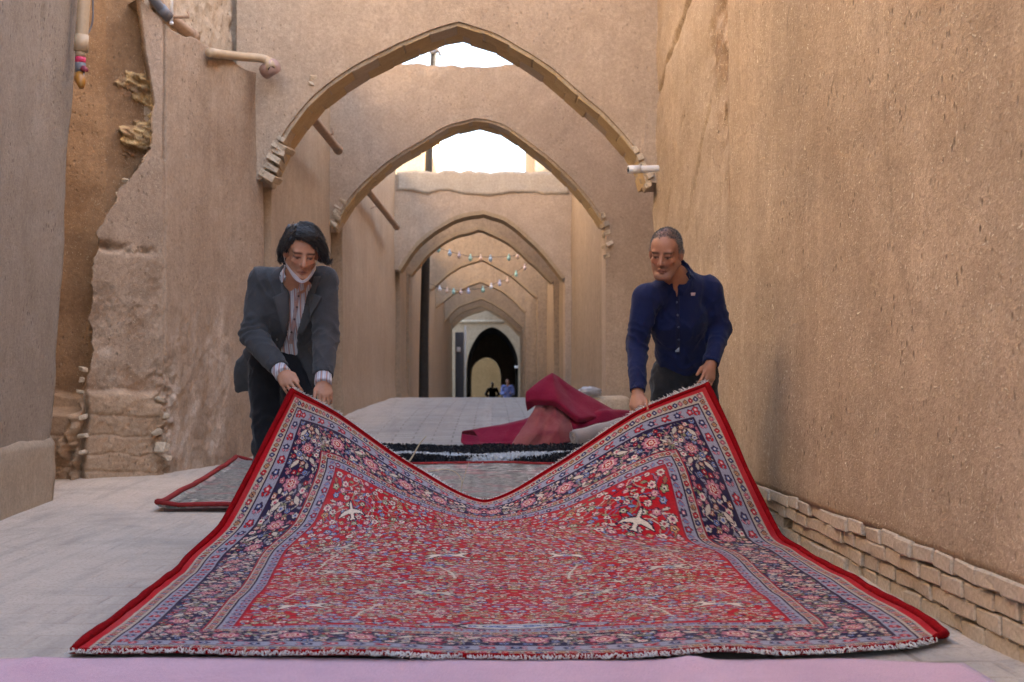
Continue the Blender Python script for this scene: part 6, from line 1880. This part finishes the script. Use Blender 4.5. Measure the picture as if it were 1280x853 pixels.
    m = NT('cropped_hair'); o = link('hair', mh, m.done(m.attr(), .6, .2, .1), t); o['kind'] = 'stuff'
    # trousers, belt
    M_tr = fabric('black_slacks', (0.012, 0.012, 0.015), (0.018, 0.018, 0.021), sheen=.15, bump=.35)
    v = vol_box([pel, kneeR, kneeL, ankR, ankL], .17, .0115)
    v.cone(pel + up * .075, pel - up * .02, .140, .152, .03, flat=(fr, .76))
    for h_, k_, a_ in ((hipR, kneeR, ankR), (hipL, kneeL, ankL)):
        v.cone(h_, k_, .102, .082, .03); v.cone(k_, a_ + np.array([0, 0, -.03]), .082, .074, .02)
    tro, btr = cloth_obj(v, 'trousers', M_tr, t, wr=[(hipR, (.3, 0, 1), .16, 50, .006), (hipL, (-.3, 0, 1), .16, 50, .006), (kneeR, (0, 0, 1), .2, 40, .006)], wamp=.005)
    shoes(t, (ankR, ankL), (-.1, -1), plain('black_shoe_leather', (.015, .013, .012), .4, .5))
    M_be = plain('black_belt', (.010, .009, .009), .35, .5)
    c0 = pel + up * .085; pts = []
    for k in range(33):
        a = 2 * math.pi * k / 32
        pts.append(c0 + sd * math.cos(a) * .146 + fr * math.sin(a) * .113)
    A = np.array([[q - up * .018, q + up * .018] for q in pts])
    link('belt', slab('belt', A, (0, 0.0, 0.001)), M_be, t)
    me = brick_mesh('belt_buckle', .045, .012, .034, 0, 4, .2)
    bpy.data.meshes.remove(me)
    patch('belt_buckle', btr, [(846, 448), (853, 448), (853, 453), (846, 453)], plain('buckle_metal', (.12, .11, .10), .35, .5, metallic=.8), t, 4, 4, .006, .004)
    # shirt
    M_na = fabric('navy_cotton', (0.0095, 0.016, 0.066), (0.008, 0.012, 0.050), sheen=.08, bump=.35)
    v = vol_box([pel, nb, shR, shL, elR, elL, wrR, wrL], .14, .0068)
    v.cone(pel + up * .085, ch, .140, .152, .03, flat=(fr, .80)); v.cone(ch, nb - up * .02, .155, .078, .035, flat=(fr, .80))
    v.cone(pel + up * .060, pel + up * .12, .138, .142, .03, flat=(fr, .78))
    v.cone(shR - up * .012, shL - up * .012, .055, .055, .035)
    v.cone(nb - up * .05, nb + up * .048, .072, .068, .02)
    for s_ in (shR, shL): v.cone(nb - up * .005, s_ - up * .004, .070, .050, .03)
    for a, b, c in ((shR, elR, wrR), (shL, elL, wrL)):
        d = _n(c - b)
        v.cone(a, b, .067, .056, .025); v.cone(b, c - d * .015, .057, .040, .02)
        v.cone(c - d * .075, c - d * .012, .039, .040, .004)
    for e, w_ in ((elR, wrR), (elL, wrL)):
        d = _n(w_ - e)
        v.free(lambda x, y, z, w_=w_, d=d: -((x - w_[0]) * d[0] + (y - w_[1]) * d[1] + (z - w_[2]) * d[2] + .010), w_ - .08, w_ + .08, .003)
        v.cone(w_ - d * .05, w_ + d * .05, .031, .034, .003, 'cut')
    # open neck: a narrow V down from the collar
    def neckcut(x, y, z):
        px = CX + FPX * x / y; py = CY - (z - CH) * FPX / y
        l = np.interp(py, [330, 350, 357, 365], [824, 832, 838, 845.5]).astype(np.float32)
        r = np.interp(py, [330, 350, 357, 365], [858, 849, 847.5, 846.5]).astype(np.float32)
        f = (x - nb[0]) * fr[0] + (y - nb[1]) * fr[1] + (z - nb[2]) * fr[2]
        return np.maximum(np.maximum(l - px, px - r) / 250, .0 - f)
    v.free(neckcut, nb - .16, nb + .16, .004)
    v.cone(nb + fr * .016, nb + up * .12 + fr * .06, .052, .060, .004, 'cut')
    shirt, bsh = cloth_obj(v, 'shirt', M_na, t, wr=[(elR, _n(wrR - shR), .11, 62, .0065), (elL, _n(wrL - shL), .10, 62, .0065), (shR - up * .08 + sd * .04, sd, .09, 50, .005), (shL - up * .08 - sd * .03, sd, .09, 50, .005), (pel + up * .13, up, .14, 52, .0055), (ch, _n(up + sd * .5), .12, 38, .003)], wamp=.005, seed=5.0)
    M_nc = fabric('navy_collar', (0.0085, 0.012, 0.048), (0.007, 0.010, 0.040), sheen=.2)
    nk = _n(hc + R[2] * -.09 + R[1] * -.03 - nb)
    collar(shirt, nb + nk * .010 + fr * .014, _n(nk + up), fr, sd, .064, .046, M_nc, .85, .036)
    patch('placket', bsh, [(844, 366), (849, 365), (850, 442), (845, 443)], M_nc, shirt, 5, 26, .0035, .003)
    Mb = plain('navy_button', (.05, .07, .14), .3, .5)
    for px, py in ((846.5, 378), (847, 394), (848, 409), (848.5, 424)): button('button', bsh, px, py, .006, Mb, shirt)
    M_bd = plain('badge_pink', (.55, .40, .40), .5)
    patch('badge', bsh, [(863, 366), (869, 366), (868.5, 370), (863.5, 370)], M_bd, shirt, 5, 5, .005, .003)
    patch('badge_tip', bsh, [(844, 438), (849, 434), (849, 440), (844, 440)], plain('pale_label', (.45, .50, .60), .5), shirt, 4, 4, .005, .003)
man_navy()

# ------------------------------------------------------------------ two far figures in the tunnel mouth
def far_person(label, px, d, col_robe, arms, seed):
    g = float(gz(d)); x0 = (px - CX) * d / FPX
    t = thing('person', label, 'person', (x0, d, g), 'distant people at the tunnel')
    o = np.array([x0, d, g])
    v = Vol(np.arange(x0 - .5, x0 + .5, .014), np.arange(d - .35, d + .35, .014), np.arange(g - .02, g + 1.9, .016))
    q = lambda x, y, z: o + np.array([x, y, z])
    for s in (-1, 1):
        v.cone(q(s * .10, 0, .08), q(s * .10, 0, .88), .055, .09, .03); v.cone(q(s * .10, .02, .05), q(s * .11, -.14, .04), .045, .04, .02)
        e = q(s * arms[0], arms[1], arms[2]); h = q(s * arms[3], arms[4], arms[5])
        v.cone(q(s * .19, 0, 1.40), e, .052, .042, .02); v.cone(e, h, .042, .03, .02); v.ell(h, (.03, .025, .05), None, .02)
    v.cone(q(0, 0, .92), q(0, 0, 1.25), .14, .155, .04, flat=((0, 1, 0), .7)); v.cone(q(-.16, 0, 1.39), q(.16, 0, 1.39), .06, .06, .05); v.cone(q(0, 0, 1.4), q(0, -.01, 1.56), .06, .05, .03)
    v.ell(q(0, -.01, 1.63), (.078, .098, .115), None, .02); v.ell(q(0, -.11, 1.62), (.016, .02, .025), None, .01)
    V, F = v.mesh()
    C = np.repeat(np.array([[.22, .10, .06]]), len(V), 0)
    C[V[:, 2] > g + 1.69] = (.015, .012, .012)
    me = np_mesh('body', V, F); colour(me, C); link('body', me, M_skin, t)
    v = Vol(np.arange(x0 - .5, x0 + .5, .016), np.arange(d - .35, d + .35, .016), np.arange(g, g + 1.6, .018))
    v.cone(q(0, 0, .35), q(0, 0, 1.2), .22, .175, .04, flat=((0, 1, 0), .75)); v.cone(q(-.17, 0, 1.38), q(.17, 0, 1.38), .075, .075, .05)
    for s in (-1, 1):
        e = q(s * arms[0], arms[1], arms[2]); h = q(s * arms[3], arms[4], arms[5])
        v.cone(q(s * .20, 0, 1.39), e, .075, .065, .03); v.cone(e, e + (h - e) * .85, .065, .05, .02)
    cloth_obj(v, 'robe', fabric('robe_%d' % seed, col_robe, bump=.4), t, wamp=.012)
far_person('distant figure in black with elbows out, dark against the ochre wall beyond the tunnel', 615.5, 71.0, (.008, .008, .009), (.33, .0, 1.12, .22, -.12, 1.0), 1)
far_person('distant figure in blue standing at the right side of the tunnel mouth', 634.5, 60.8, (.14, .16, .36), (.26, -.02, 1.08, .12, -.18, 1.1), 2)
